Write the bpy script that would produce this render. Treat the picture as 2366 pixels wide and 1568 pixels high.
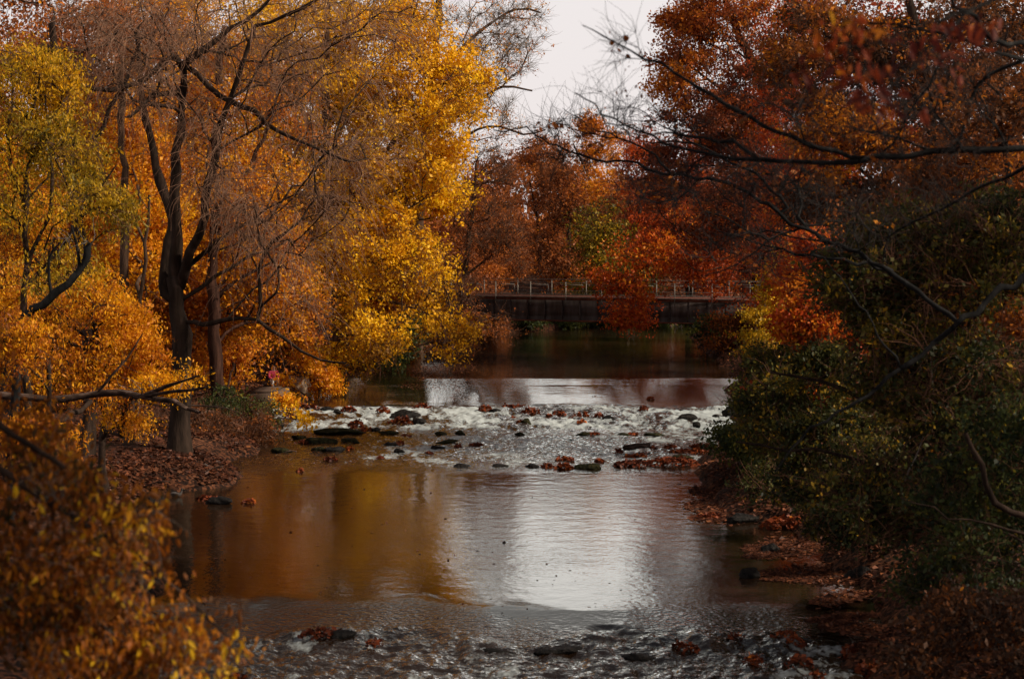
import bpy, math
import numpy as np
from mathutils import Vector

for o in list(bpy.data.objects):
    bpy.data.objects.remove(o)
scene = bpy.context.scene
COL = scene.collection

# ------------------------------------------------------------------ camera
CAMZ = 8.5
FPX = 4600.0                       # focal length in pixels of a 2366 px wide frame
HORIZON = 510.0
PITCH = math.atan((HORIZON - 784.0) / FPX)
cam = bpy.data.objects.new("camera", bpy.data.cameras.new("camera"))
COL.objects.link(cam)
cam.location = (0, 0, CAMZ)
cam.rotation_euler = (math.pi / 2 + PITCH, 0, 0)
cam.data.sensor_width = 36.0
cam.data.lens = FPX * 36.0 / 2366.0
cam.data.clip_start = 0.5
cam.data.clip_end = 3000
cam.data.dof.use_dof = True
cam.data.dof.focus_distance = 84.0
cam.data.dof.aperture_fstop = 1.8
scene.camera = cam

# ------------------------------------------------------------------ light
SUN_EL, SUN_AZ = math.radians(38), math.radians(106)      # azimuth clockwise from +Y
world = bpy.data.worlds.new("World")
scene.world = world
world.use_nodes = True
nt = world.node_tree
sky = nt.nodes.new("ShaderNodeTexSky")
sky.sky_type = 'NISHITA'
sky.sun_disc = False
sky.sun_elevation = SUN_EL
sky.sun_rotation = SUN_AZ
sky.air_density = 1.0
sky.dust_density = 6.0
sky.ozone_density = 1.0
hsv = nt.nodes.new("ShaderNodeHueSaturation")
hsv.inputs['Saturation'].default_value = 0.85
mixw = nt.nodes.new("ShaderNodeMix")
mixw.data_type = 'RGBA'
tcw = nt.nodes.new("ShaderNodeTexCoord"); sxw = nt.nodes.new("ShaderNodeSeparateXYZ")
mrw = nt.nodes.new("ShaderNodeMapRange"); mrw.interpolation_type = 'SMOOTHSTEP'
mrw.inputs['From Min'].default_value = 0.30; mrw.inputs['From Max'].default_value = 0.80
mrw.inputs['To Min'].default_value = 0.92; mrw.inputs['To Max'].default_value = 0.10     # white haze low down, thinning upwards
nt.links.new(tcw.outputs['Generated'], sxw.inputs[0]); nt.links.new(sxw.outputs['Z'], mrw.inputs['Value'])
nt.links.new(mrw.outputs[0], mixw.inputs['Factor'])
mixw.inputs[7].default_value = (9.6, 9.0, 8.9, 1)
nt.links.new(sky.outputs[0], hsv.inputs['Color'])
nt.links.new(hsv.outputs[0], mixw.inputs[6])
rmw = nt.nodes.new("ShaderNodeValToRGB")                   # sky band above the treetops brightened so the water reflects more light
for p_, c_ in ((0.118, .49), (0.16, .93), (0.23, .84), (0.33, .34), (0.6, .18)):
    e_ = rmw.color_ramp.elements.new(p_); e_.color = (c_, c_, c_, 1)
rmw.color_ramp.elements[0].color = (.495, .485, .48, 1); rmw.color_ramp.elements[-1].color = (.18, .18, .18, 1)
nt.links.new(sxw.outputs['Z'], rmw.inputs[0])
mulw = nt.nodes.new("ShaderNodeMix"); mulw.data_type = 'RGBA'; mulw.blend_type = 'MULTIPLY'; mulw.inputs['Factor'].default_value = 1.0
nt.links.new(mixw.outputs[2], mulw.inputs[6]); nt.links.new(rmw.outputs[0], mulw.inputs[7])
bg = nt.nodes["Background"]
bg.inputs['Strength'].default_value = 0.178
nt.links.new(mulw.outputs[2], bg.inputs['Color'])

sun = bpy.data.objects.new("sun", bpy.data.lights.new("sun", 'SUN'))
COL.objects.link(sun)
sun.data.energy = 5.0
sun.data.angle = math.radians(2.5)
sun.data.color = (1.0, 0.86, 0.68)
sd = Vector((math.sin(SUN_AZ) * math.cos(SUN_EL), math.cos(SUN_AZ) * math.cos(SUN_EL), math.sin(SUN_EL)))
sun.rotation_euler = sd.to_track_quat('Z', 'Y').to_euler()

scene.view_settings.view_transform = 'Standard'
scene.view_settings.look = 'None'
scene.view_settings.exposure = 0.15
scene.view_settings.gamma = 1.0
scene.cycles.max_bounces = 6
scene.cycles.diffuse_bounces = 3
scene.cycles.glossy_bounces = 3
scene.cycles.transmission_bounces = 3
scene.cycles.transparent_max_bounces = 4
scene.cycles.use_denoising = True
scene.cycles.denoiser = 'OPENIMAGEDENOISE'
scene.cycles.denoising_input_passes = 'RGB_ALBEDO_NORMAL'
scene.cycles.denoising_prefilter = 'ACCURATE'
scene.cycles.sample_clamp_indirect = 2.0
scene.cycles.sample_clamp_direct = 3.0
scene.cycles.caustics_reflective = False
scene.cycles.caustics_refractive = False

# ------------------------------------------------------------------ helpers
cp, sp = math.cos(PITCH), math.sin(PITCH)
def at(u, v, Y):
    """point at depth Y seen at photo position (u, v)"""
    dx = (u - 1183.0) / FPX
    dz = -(v - 784.0) / FPX
    dy = cp - dz * sp
    zz = sp + dz * cp
    k = Y / dy
    return np.array([dx * k, Y, CAMZ + zz * k])
def on(u, v, z):
    """point of the level plane z seen at (u, v)"""
    dx = (u - 1183.0) / FPX
    dz = -(v - 784.0) / FPX
    dy = cp - dz * sp
    zz = sp + dz * cp
    k = (z - CAMZ) / zz
    return np.array([dx * k, dy * k, z])

def hash2(ix, iy, seed):
    h = (ix.astype(np.int64) * 374761393 + iy.astype(np.int64) * 668265263 + seed * 974711) & 0xffffffff
    h = ((h ^ (h >> 13)) * 1274126177) & 0xffffffff
    h = h ^ (h >> 16)
    return (h & 0xffff) / 65535.0
def vnoise(x, y, seed=0):
    x = np.asarray(x, float); y = np.asarray(y, float)
    ix = np.floor(x); iy = np.floor(y)
    fx = x - ix; fy = y - iy
    fx = fx * fx * (3 - 2 * fx); fy = fy * fy * (3 - 2 * fy)
    a = hash2(ix, iy, seed); b = hash2(ix + 1, iy, seed)
    c = hash2(ix, iy + 1, seed); d = hash2(ix + 1, iy + 1, seed)
    return (a + (b - a) * fx) * (1 - fy) + (c + (d - c) * fx) * fy
def fbm(x, y, seed=0, octv=4, gain=0.5):
    s = 0; a = 1; t = 0
    for k in range(octv):
        s = s + a * vnoise(x * 2 ** k + 17 * k, y * 2 ** k - 11 * k, seed + k); t += a; a *= gain
    return s / t

def mesh_from(name, verts, faces_flat, loops_per, mat, parent=None, attr=None, smooth=False):
    """verts (N,3); faces_flat: flat vertex index array; loops_per: int or array of face sizes"""
    me = bpy.data.meshes.new(name)
    verts = np.ascontiguousarray(verts, dtype=np.float32)
    faces_flat = np.ascontiguousarray(faces_flat, dtype=np.int32).ravel()
    if np.isscalar(loops_per):
        nf = len(faces_flat) // loops_per
        tot = np.full(nf, loops_per, dtype=np.int32)
    else:
        tot = np.asarray(loops_per, dtype=np.int32); nf = len(tot)
    start = np.zeros(nf, dtype=np.int32); start[1:] = np.cumsum(tot)[:-1]
    me.vertices.add(len(verts)); me.vertices.foreach_set("co", verts.ravel())
    me.loops.add(len(faces_flat)); me.loops.foreach_set("vertex_index", faces_flat)
    me.polygons.add(nf); me.polygons.foreach_set("loop_start", start)
    me.polygons.foreach_set("loop_total", tot)
    if smooth:
        me.polygons.foreach_set("use_smooth", np.ones(nf, dtype=bool))
    if attr is not None:
        for an, (dom, arr) in attr.items():
            a = me.attributes.new(an, 'FLOAT', dom)
            a.data.foreach_set("value", np.ascontiguousarray(arr, dtype=np.float32))
    me.update(calc_edges=True)
    if mat: me.materials.append(mat)
    ob = bpy.data.objects.new(name, me)
    COL.objects.link(ob)
    if parent is not None:
        ob.parent = parent
        ob.matrix_parent_inverse = parent.matrix_basis.inverted()
    return ob

def tag(o, label=None, cat=None, group=None, kind=None):
    if label: o["label"] = label
    if cat: o["category"] = cat
    if group: o["group"] = group
    if kind: o["kind"] = kind
    return o
def empty(name, loc, label, cat, group=None):
    e = bpy.data.objects.new(name, None)
    e.location = [float(c) for c in loc]
    e.empty_display_size = 0.3
    COL.objects.link(e)
    return tag(e, label, cat, group)

# ------------------------------------------------------------------ materials
def new_mat(name):
    m = bpy.data.materials.new(name); m.use_nodes = True
    t = m.node_tree
    for n in list(t.nodes): t.nodes.remove(n)
    out = t.nodes.new("ShaderNodeOutputMaterial")
    return m, t, out
def ramp(t, stops):
    r = t.nodes.new("ShaderNodeValToRGB")
    els = r.color_ramp.elements
    while len(els) > 1: els.remove(els[-1])
    els[0].position = stops[0][0]; els[0].color = (*stops[0][1], 1)
    for p, c in stops[1:]:
        e = els.new(p); e.color = (*c, 1)
    return r
def noise(t, scale, detail=4, rough=0.55, coord='Object', stretch=(1, 1, 1)):
    tc = t.nodes.new("ShaderNodeTexCoord")
    mp = t.nodes.new("ShaderNodeMapping")
    mp.inputs['Scale'].default_value = stretch
    n = t.nodes.new("ShaderNodeTexNoise")
    n.inputs['Scale'].default_value = scale
    n.inputs['Detail'].default_value = detail
    n.inputs['Roughness'].default_value = rough
    t.links.new(tc.outputs[coord], mp.inputs[0]); t.links.new(mp.outputs[0], n.inputs['Vector'])
    return n

def leaf_mat(name, cols, transl=0.42):
    m, t, out = new_mat(name)
    a = t.nodes.new("ShaderNodeAttribute"); a.attribute_name = "tint"
    n = len(cols)
    r = ramp(t, [(i / (n - 1), c) for i, c in enumerate(cols)])
    t.links.new(a.outputs['Fac'], r.inputs[0])
    d = t.nodes.new("ShaderNodeBsdfDiffuse")
    tr = t.nodes.new("ShaderNodeBsdfTranslucent")
    g = t.nodes.new("ShaderNodeBsdfGlossy"); g.inputs['Roughness'].default_value = 0.5
    g.inputs['Color'].default_value = (0.8, 0.8, 0.8, 1)
    mx = t.nodes.new("ShaderNodeMixShader"); mx.inputs[0].default_value = transl
    mg = t.nodes.new("ShaderNodeMixShader"); mg.inputs[0].default_value = 0.012
    t.links.new(r.outputs[0], d.inputs[0]); t.links.new(r.outputs[0], tr.inputs[0])
    t.links.new(d.outputs[0], mx.inputs[1]); t.links.new(tr.outputs[0], mx.inputs[2])
    t.links.new(mx.outputs[0], mg.inputs[1]); t.links.new(g.outputs[0], mg.inputs[2])
    t.links.new(mg.outputs[0], out.inputs[0])
    return m
def rough_mat(name, stops, scale, stretch=(1, 1, 1), bump=0.5, dist=0.05, rough=0.9, detail=6):
    m, t, out = new_mat(name)
    n = noise(t, scale, detail, 0.6, 'Object', stretch)
    r = ramp(t, stops)
    t.links.new(n.outputs['Fac'], r.inputs[0])
    b = t.nodes.new("ShaderNodeBsdfPrincipled")
    b.inputs['Roughness'].default_value = rough
    b.inputs['Specular IOR Level'].default_value = 0.08
    t.links.new(r.outputs[0], b.inputs['Base Color'])
    bp = t.nodes.new("ShaderNodeBump"); bp.inputs['Strength'].default_value = bump
    bp.inputs['Distance'].default_value = dist
    t.links.new(n.outputs['Fac'], bp.inputs['Height']); t.links.new(bp.outputs[0], b.inputs['Normal'])
    t.links.new(b.outputs[0], out.inputs[0])
    return m

BARK_DARK = rough_mat("dark_bark", [(0.3, (0.012, 0.008, 0.006)), (0.55, (0.034, 0.022, 0.016)), (0.75, (0.07, 0.045, 0.034))], 5, (1, 1, 0.18), 0.9, 0.06)
BARK_BROWN = rough_mat("brown_bark", [(0.3, (0.03, 0.018, 0.012)), (0.55, (0.085, 0.05, 0.033)), (0.75, (0.15, 0.095, 0.065))], 5, (1, 1, 0.18), 0.9, 0.06)
BARK_RED = rough_mat("reddish_bark", [(0.3, (0.014, 0.007, 0.005)), (0.55, (0.042, 0.019, 0.013)), (0.75, (0.085, 0.042, 0.028))], 5, (1, 1, 0.18), 0.9, 0.06)
BARK_TAN = rough_mat("tan_bark", [(0.3, (0.10, 0.055, 0.028)), (0.6, (0.26, 0.15, 0.08)), (0.8, (0.36, 0.23, 0.13))], 5, (1, 1, 0.2), 0.9, 0.05)
BARK_BLACK = rough_mat("black_bark", [(0.3, (0.005, 0.005, 0.005)), (0.6, (0.014, 0.014, 0.014)), (0.8, (0.04, 0.041, 0.04))], 8, (1, 1, 0.4), 0.6, 0.02)
DEADWOOD = rough_mat("weathered_wood", [(0.35, (0.014, 0.009, 0.007)), (0.55, (0.05, 0.032, 0.025)), (0.75, (0.20, 0.135, 0.11))], 6, (0.35, 1, 1), 0.9, 0.04)
TWIG_PINK = rough_mat("pinkish_twig", [(0.3, (0.11, 0.055, 0.034)), (0.7, (0.30, 0.17, 0.11))], 1.5, bump=0)
TWIG_BROWN = rough_mat("brown_twig", [(0.3, (0.06, 0.028, 0.018)), (0.7, (0.16, 0.08, 0.05))], 1.5, bump=0)
TWIG_GREY = rough_mat("grey_twig", [(0.3, (0.10, 0.085, 0.075)), (0.7, (0.24, 0.2, 0.17))], 1.5, bump=0)
TWIG_DARK = rough_mat("dark_twig", [(0.3, (0.014, 0.012, 0.012)), (0.7, (0.05, 0.042, 0.04))], 1.5, bump=0)
ROCK = rough_mat("wet_dark_rock", [(0.35, (0.005, 0.005, 0.005)), (0.6, (0.016, 0.014, 0.013)), (0.8, (0.045, 0.038, 0.032))], 7, bump=1.0, dist=0.1, rough=0.6)
MOSS = rough_mat("mossy_rock", [(0.35, (0.007, 0.007, 0.004)), (0.55, (0.02, 0.02, 0.008)), (0.75, (0.06, 0.042, 0.018))], 8, bump=1.0, dist=0.1)
STONE = rough_mat("pale_boulder_stone", [(0.3, (0.2, 0.14, 0.1)), (0.55, (0.34, 0.25, 0.18)), (0.8, (0.45, 0.35, 0.26))], 3, bump=0.7, dist=0.08)
SLAB = rough_mat("weathered_concrete", [(0.3, (0.05, 0.034, 0.026)), (0.6, (0.10, 0.068, 0.052)), (0.8, (0.16, 0.11, 0.085))], 2, bump=0.5, dist=0.05)

Y_ = (0.84, 0.42, 0.008); YB = (0.95, 0.54, 0.012); OR = (0.66, 0.24, 0.01); RU = (0.40, 0.10, 0.012); OL = (0.34, 0.25, 0.014)
RD = (0.47, 0.065, 0.010); MA = (0.16, 0.042, 0.02); BR = (0.17, 0.075, 0.03); DG = (0.03, 0.05, 0.018); GR = (0.09, 0.12, 0.02)
L_YELLOW = leaf_mat("golden_leaf", [(.22, .10, .012), (0.52, 0.25, 0.012), (.78, .40, .010), (.88, .48, .010), (.96, .58, .014)])
L_GOLD = leaf_mat("orange_gold_leaf", [BR, RU, OR, (0.74, 0.34, 0.01), Y_])
L_OLIVE = leaf_mat("olive_yellow_leaf", [(.05, .045, .014), (0.19, 0.14, 0.013), (.40, .25, .012), (0.62, 0.34, 0.012), Y_])
L_ORANGE = leaf_mat("orange_leaf", [BR, RU, (0.56, 0.17, 0.01), OR, (0.75, 0.34, 0.02)])
L_RUSSET = leaf_mat("russet_leaf", [(0.10, 0.04, 0.02), (.24, .08, .028), (0.40, 0.115, 0.028), (0.54, 0.16, 0.02), (.68, .26, .012)])
L_RED = leaf_mat("red_orange_leaf", [MA, (0.34, 0.055, 0.012), RD, (0.6, 0.13, 0.012), (0.68, 0.24, 0.015)])
L_MAROON = leaf_mat("maroon_leaf", [(0.06, 0.02, 0.015), (.18, .045, .02), (0.28, 0.07, 0.022), (0.44, 0.10, 0.016), (0.6, 0.2, 0.016)])
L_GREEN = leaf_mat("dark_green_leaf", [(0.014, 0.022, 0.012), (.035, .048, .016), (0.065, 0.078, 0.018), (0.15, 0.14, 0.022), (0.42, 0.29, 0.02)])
L_BUSH = leaf_mat("olive_bush_leaf", [(.014, .02, .010), (.036, .042, .014), (.075, .075, .017), (.18, .13, .018), (.5, .28, .02)])
L_DARKRED = leaf_mat("dark_red_leaf", [(.06, .012, .01), (.15, .025, .012), (.28, .05, .012), (.42, .13, .012), (.55, .33, .02)])
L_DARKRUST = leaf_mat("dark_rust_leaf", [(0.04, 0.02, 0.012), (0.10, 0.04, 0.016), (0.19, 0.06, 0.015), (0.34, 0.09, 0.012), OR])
L_OVERHANG = leaf_mat("turning_leaf", [(.03, .036, .012), (0.13, 0.05, 0.012), (0.33, 0.095, 0.01), (0.54, 0.21, 0.010), (0.72, 0.44, 0.015)])
L_LITTER = leaf_mat("fallen_leaf", [(0.03, 0.014, 0.010), (0.08, 0.03, 0.018), (0.17, 0.058, 0.028), (0.27, 0.10, 0.038), (0.48, 0.21, 0.08)], 0.1)
L_WET = leaf_mat("wet_red_leaf", [(0.03, 0.011, 0.009), (0.10, 0.025, 0.012), (0.19, 0.042, 0.014), (0.32, 0.075, 0.016), (0.58, 0.18, 0.02)], 0.1)

# ------------------------------------------------------------------ geometry builders
def unit(a):
    return a / np.maximum(np.linalg.norm(a, axis=-1, keepdims=True), 1e-9)

def leaves_mesh(rng, name, pos, size, tint, mat, parent=None, hang=0.5, flat=0.0, aspect=0.55, shaped=False, share=1):
    n = len(pos)
    d = rng.normal(size=(n, 3))
    if share > 1: d = 0.75 * d + 0.75 * np.repeat(rng.normal(size=(n // share + 1, 3)), share, 0)[:n]
    d[:, 2] -= hang
    if flat: d[:, 2] *= (1 - flat)
    d = unit(d)
    w = rng.normal(size=(n, 3))
    if flat: w[:, 2] *= (1 - flat)
    w = unit(np.cross(d, np.cross(w, d)))
    s = (size * np.clip(np.exp(rng.normal(size=n) * .3), .45, 1.7))[:, None]
    L = d * s; W = w * s * aspect
    tint = np.clip(tint, 0.01, 0.99)
    if not shaped:
        v = np.stack([pos - L * .5, pos - L * .02 + W * .5, pos + L * .5, pos - L * .02 - W * .5], 1).reshape(-1, 3)
        f = np.arange(n * 4)
        return mesh_from(name, v, f, 4, mat, parent, {"tint": ('FACE', tint)})
    nrm = np.cross(L, W); nrm = unit(nrm) * s * 0.12
    v = np.stack([pos - L * .5, pos - L * .25 + W * .38 + nrm, pos + L * .08 + W * .5 + nrm, pos + L * .34 + W * .22 + nrm * .6,
                  pos + L * .56, pos + L * .34 - W * .22 + nrm * .6, pos + L * .08 - W * .5 + nrm, pos - L * .25 - W * .38 + nrm], 1)
    b = (np.arange(n) * 8)[:, None]
    f = np.concatenate([b + np.array([[0, 1, 2, 3, 4]]), b + np.array([[0, 4, 5, 6, 7]])], 1).reshape(-1)
    return mesh_from(name, v.reshape(-1, 3), f, 5, mat, parent, {"tint": ('FACE', np.repeat(tint, 2))})

def tubes_geo(chains):
    """chains: list of (pts (n,3), radii (n,)); returns verts, faces(quads)"""
    V = []; F = []; base = 0
    for pts, r in chains:
        n = len(pts)
        if n < 2: continue
        k = 3 if r[0] < 0.02 else (5 if r[0] < 0.06 else (7 if r[0] < 0.16 else 12))
        t = np.gradient(pts, axis=0); t = unit(t)
        ref = np.array([0.31, 0.87, 0.38]) if abs(t[0] @ np.array([0.31, 0.87, 0.38])) < 0.9 else np.array([0.9, -0.2, 0.4])
        a = unit(np.cross(t, ref)); b = np.cross(t, a)
        th = np.arange(k) * 2 * np.pi / k
        ring = pts[:, None, :] + r[:, None, None] * (a[:, None, :] * np.cos(th)[None, :, None] + b[:, None, :] * np.sin(th)[None, :, None])
        V.append(ring.reshape(-1, 3))
        i = np.arange(n - 1)[:, None] * k; j = np.arange(k)[None, :]; j2 = (j + 1) % k
        F.append((base + np.stack([i + j, i + j2, i + k + j2, i + k + j], -1)).reshape(-1))
        base += n * k
    return np.concatenate(V), np.concatenate(F)

def twig_geo(rng, P, D, L, grav, r0, nseg=4, wob=0.25):
    """P origins, D directions, L lengths -> thin 3-sided curved twigs"""
    n = len(P)
    pts = [P]; d = unit(D); step = (L / nseg)[:, None]
    for k in range(nseg):
        d = unit(d + np.array([0, 0, grav]) / nseg + rng.normal(size=(n, 3)) * wob)
        pts.append(pts[-1] + d * step)
    pts = np.stack(pts, 1)                           # n, nseg+1, 3
    r = r0 * np.linspace(1, 0.35, nseg + 1)[None, :, None]
    a = rng.normal(size=(n, 1, 3)); t = unit(pts[:, -1:] - pts[:, :1]); a = unit(np.cross(t, a)); b = np.cross(t, a)
    rr = r if np.isscalar(r0) else np.asarray(r0)[:, None, None] * np.linspace(1, 0.35, nseg + 1)[None, :, None]
    ring = np.stack([pts + rr * a, pts + rr * (-.5 * a + .866 * b), pts + rr * (-.5 * a - .866 * b)], 2)   # n,seg+1,3,3
    V = ring.reshape(-1, 3)
    m = (nseg + 1) * 3
    i = (np.arange(n) * m)[:, None, None] + (np.arange(nseg) * 3)[None, :, None]
    j = np.arange(3)[None, None, :]; j2 = (j + 1) % 3
    F = np.stack([i + j, i + j2, i + 3 + j2, i + 3 + j], -1).reshape(-1)
    return V, F, pts

def spline(pts, step):
    pts = np.asarray(pts, float)
    if len(pts) == 2:
        n = max(3, int(np.linalg.norm(pts[1] - pts[0]) / step) + 1)
        return pts[0] + (pts[1] - pts[0]) * np.linspace(0, 1, n)[:, None]
    p = np.vstack([2 * pts[0] - pts[1], pts, 2 * pts[-1] - pts[-2]])
    out = []
    for i in range(1, len(p) - 2):
        n = max(2, int(np.linalg.norm(p[i + 1] - p[i]) / step))
        t = np.linspace(0, 1, n, endpoint=False)[:, None]
        out.append(0.5 * (2 * p[i] + (p[i + 1] - p[i - 1]) * t + (2 * p[i - 1] - 5 * p[i] + 4 * p[i + 1] - p[i + 2]) * t ** 2
                          + (3 * p[i] - p[i - 1] - 3 * p[i + 1] + p[i + 2]) * t ** 3))
    out.append(p[-2][None])
    return np.vstack(out)

class Skeleton:
    def __init__(s, rng, trunks, step=0.55, knot=0.04):
        s.rng = rng; s.step = step
        s.P = np.zeros((60000, 3)); s.par = np.full(60000, -1); s.pl = np.zeros(60000); s.rmin = np.zeros(60000)
        s.aid = np.full(60000, -1); s.n = 0; s.stemtop = []
        for k, (pts, r0, r1) in enumerate(trunks):
            pts = spline(pts, step)
            pts[1:-1] += rng.normal(size=(len(pts) - 2, 3)) * knot
            rr = np.linspace(r0, r1, len(pts))
            if k == 0:
                rr[:2] *= np.array([1.45, 1.15])[:len(rr[:2])]
            j = -1
            if k > 0:
                j = int(np.argmin(np.linalg.norm(s.P[:s.n] - pts[0], axis=1)))
                if np.linalg.norm(s.P[j] - pts[0]) > max(4.0, step * 3.5) or pts[0][2] < 0.9: j = -1
            for p, r in zip(pts, rr):
                s.add(p, j, r); j = s.n - 1
        s.n0 = s.n
    def add(s, p, j, r=0.0, aid=-1):
        i = s.n; s.P[i] = p; s.par[i] = j; s.rmin[i] = r; s.aid[i] = aid
        s.pl[i] = 0 if j < 0 else s.pl[j] + np.linalg.norm(p - s.P[j])
        s.n += 1
    def grow(s, att, w=0.35, sag=0.06, wob=0.10, min_z=None):
        rng = s.rng
        d0 = np.array([np.linalg.norm(s.P[:s.n0] - a, axis=1).min() for a in att])
        for k in np.argsort(d0):
            a = att[k]
            dv = a - s.P[:s.n]
            d = np.linalg.norm(dv, axis=1)
            cost = d + w * s.pl[:s.n] + 0.8 * np.maximum(0, -dv[:, 2])
            j = int(np.argmin(cost))
            L = d[j]
            if L < 0.15: continue
            m = max(2, int(L / s.step))
            p0 = s.P[j]
            pdir = unit(p0 - s.P[s.par[j]]) if s.par[j] >= 0 else np.array([0, 0, 1.0])
            c1 = p0 + pdir * L * 0.22 + (a - p0) * 0.22 + rng.normal(size=3) * L * wob
            c2 = p0 + (a - p0) * 0.68 + np.array([0, 0, sag * L]) + rng.normal(size=3) * L * wob
            jj = j
            for t in np.linspace(0, 1, m + 1)[1:]:
                p = (1 - t) ** 3 * p0 + 3 * (1 - t) ** 2 * t * c1 + 3 * (1 - t) * t * t * c2 + t ** 3 * a
                if t < 1: p = p + rng.normal(size=3) * 0.035 * min(1, L)
                s.add(p, jj, 0, k); jj = s.n - 1
    def finish(s, r_tip=0.012, r_grow=0.012, power=0.5):
        n = s.n
        cnt = np.zeros(n); has = np.zeros(n, bool)
        kids = [[] for _ in range(n)]
        for i in range(n - 1, -1, -1):
            if not has[i]: cnt[i] = 1
            j = s.par[i]
            if j >= 0: cnt[j] += cnt[i]; has[j] = True; kids[j].append(i)
        r = r_tip + r_grow * (cnt - 1) ** power
        r = np.where(s.rmin[:n] > 0, s.rmin[:n], r)
        for i in range(n):                     # a branch is never thicker than what carries it
            j = s.par[i]
            if j >= 0: r[i] = min(r[i], r[j] * 0.98)
        s.cnt = cnt; s.r = r
        chains = []
        stack = [(-1, i) for i in range(n) if s.par[i] < 0]
        while stack:
            j, i = stack.pop()
            idx = [i] if j < 0 else [j, i]
            cur = i
            while kids[cur]:
                ks = sorted(kids[cur], key=lambda q: -(cnt[q] + 1e6 * (s.rmin[q] > 0)))
                for q in ks[1:]: stack.append((cur, q))
                cur = ks[0]; idx.append(cur)
            rr = r[idx] * (1 + .09 * s.rng.normal(size=len(idx)))
            if j >= 0: rr[0] = rr[1]
            chains.append((s.P[idx], rr))
        s.chains = chains
        return s

def clumpy(rng, c, n, rad, k=1.0):
    m_ = int(n * 2.6)
    q = unit(rng.normal(size=(m_, 3))) * (rng.uniform(0.08, 1, m_) ** 0.42)[:, None] * rad
    p = c + q; f = 1.0 / max(0.9, k)
    nz = fbm(p[:, 0] * f + p[:, 1] * f * .6, p[:, 2] * f * 1.25 - p[:, 1] * f * .35, 7, 2)
    o = np.argsort(-(nz + rng.random(m_) * .3))
    return p[o[:n]]
def sample_mass(rng, masses):
    """masses in photo positions (u, v, ru, rv, Y, rY, n, tint) -> points, tints"""
    A = []; T = []
    for (u, v, ru, rv, Y, rY, n, tint) in masses:
        c = at(u, v, Y); q = Y / FPX
        rad = np.array([ru * q, rY, rv * q])
        A.append(clumpy(rng, c, n, rad, .33 * min(rad[0], rad[2]))); T.append(np.full(n, tint))
    return np.vstack(A), np.concatenate(T)

def tree(name, label, cat, trunks, masses, seed, leaf=None, leaf_size=0.12, per=120, clump=0.5, bark=BARK_DARK, twig=None,
         twigs_per=0, twig_len=1.2, twig_grav=0.3, twig_r=0.009, w=0.35, sag=0.06, wob=0.10, group=None, hang=0.5, shaped=False,
         r_tip=0.012, r_grow=0.012, zsq=0.6, leaf_thin=6, minz=None, step=0.55, leaf_frac=None, aspect=0.6, twig_seg=4, twig_wob=0.25, spread=0.15, knot=0.04, fleck=0.0):
    rng = np.random.default_rng(seed)
    att, tnt = sample_mass(rng, masses)
    if minz is not None:
        keep = att[:, 2] > minz; att = att[keep]; tnt = tnt[keep]
    sk = Skeleton(rng, trunks, step, knot)
    sk.grow(att, w, sag, wob)
    sk.finish(r_tip, r_grow)
    root = empty(name, sk.P[0], label, cat, group)
    bpy.context.view_layer.update()
    v, f = tubes_geo(sk.chains)
    mesh_from("trunk", v, f, 4, bark, root, smooth=True)
    thin = np.where((sk.aid[:sk.n] >= 0) & (sk.cnt <= leaf_thin))[0]
    if twigs_per:
        i = rng.choice(thin, size=int(twigs_per * len(att)))
        D = unit(sk.P[i] - sk.P[np.maximum(sk.par[i], 0)]) + rng.normal(size=(len(i), 3)) * 0.8
        V, F, pts = twig_geo(rng, sk.P[i], D, twig_len * rng.uniform(0.4, 1.4, len(i)), twig_grav, twig_r, twig_seg, twig_wob)
        mesh_from("twigs", V, F, 4, twig or bark, root)
    if leaf is not None and per > 0:
        ct = tnt + rng.normal(size=len(att)) * spread
        SP = 6
        N0 = int(per * len(att) / SP); N = N0
        wgt = np.exp(rng.normal(size=len(att)) * 0.7)                  # full and thin sprays
        pr = wgt[sk.aid[thin]] * np.exp(rng.normal(size=len(thin)) * 0.9); pr /= pr.sum()
        i = rng.choice(thin, size=N, p=pr)
        off = rng.normal(size=(N, 3)) * clump * np.array([1, 1, zsq])
        if twigs_per and leaf_frac:
            k = rng.random(N) < leaf_frac
            ti = rng.integers(0, len(pts), N); tj = rng.integers(1, pts.shape[1], N)
            pos = np.where(k[:, None], pts[ti, tj] + rng.normal(size=(N, 3)) * leaf_size * 0.5, sk.P[i] + off)
        else:
            pos = sk.P[i] + off
        tint = ct[sk.aid[i]] + rng.normal(size=N) * 0.12
        pos = np.repeat(pos, SP, 0); tint = np.repeat(tint, SP); N *= SP          # leaves sit in sprays along the twigs
        pos = pos + rng.normal(size=(N, 3)) * leaf_size * np.array([1.0, 1.0, 0.8])
        tint = tint + rng.normal(size=N) * 0.08 + (rng.random(N) < fleck) * rng.uniform(.25, .6, N)
        leaves_mesh(rng, "crown", pos, np.full(N, leaf_size), tint, leaf, root, hang=hang, aspect=aspect, shaped=shaped, share=SP)
    return root

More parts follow.
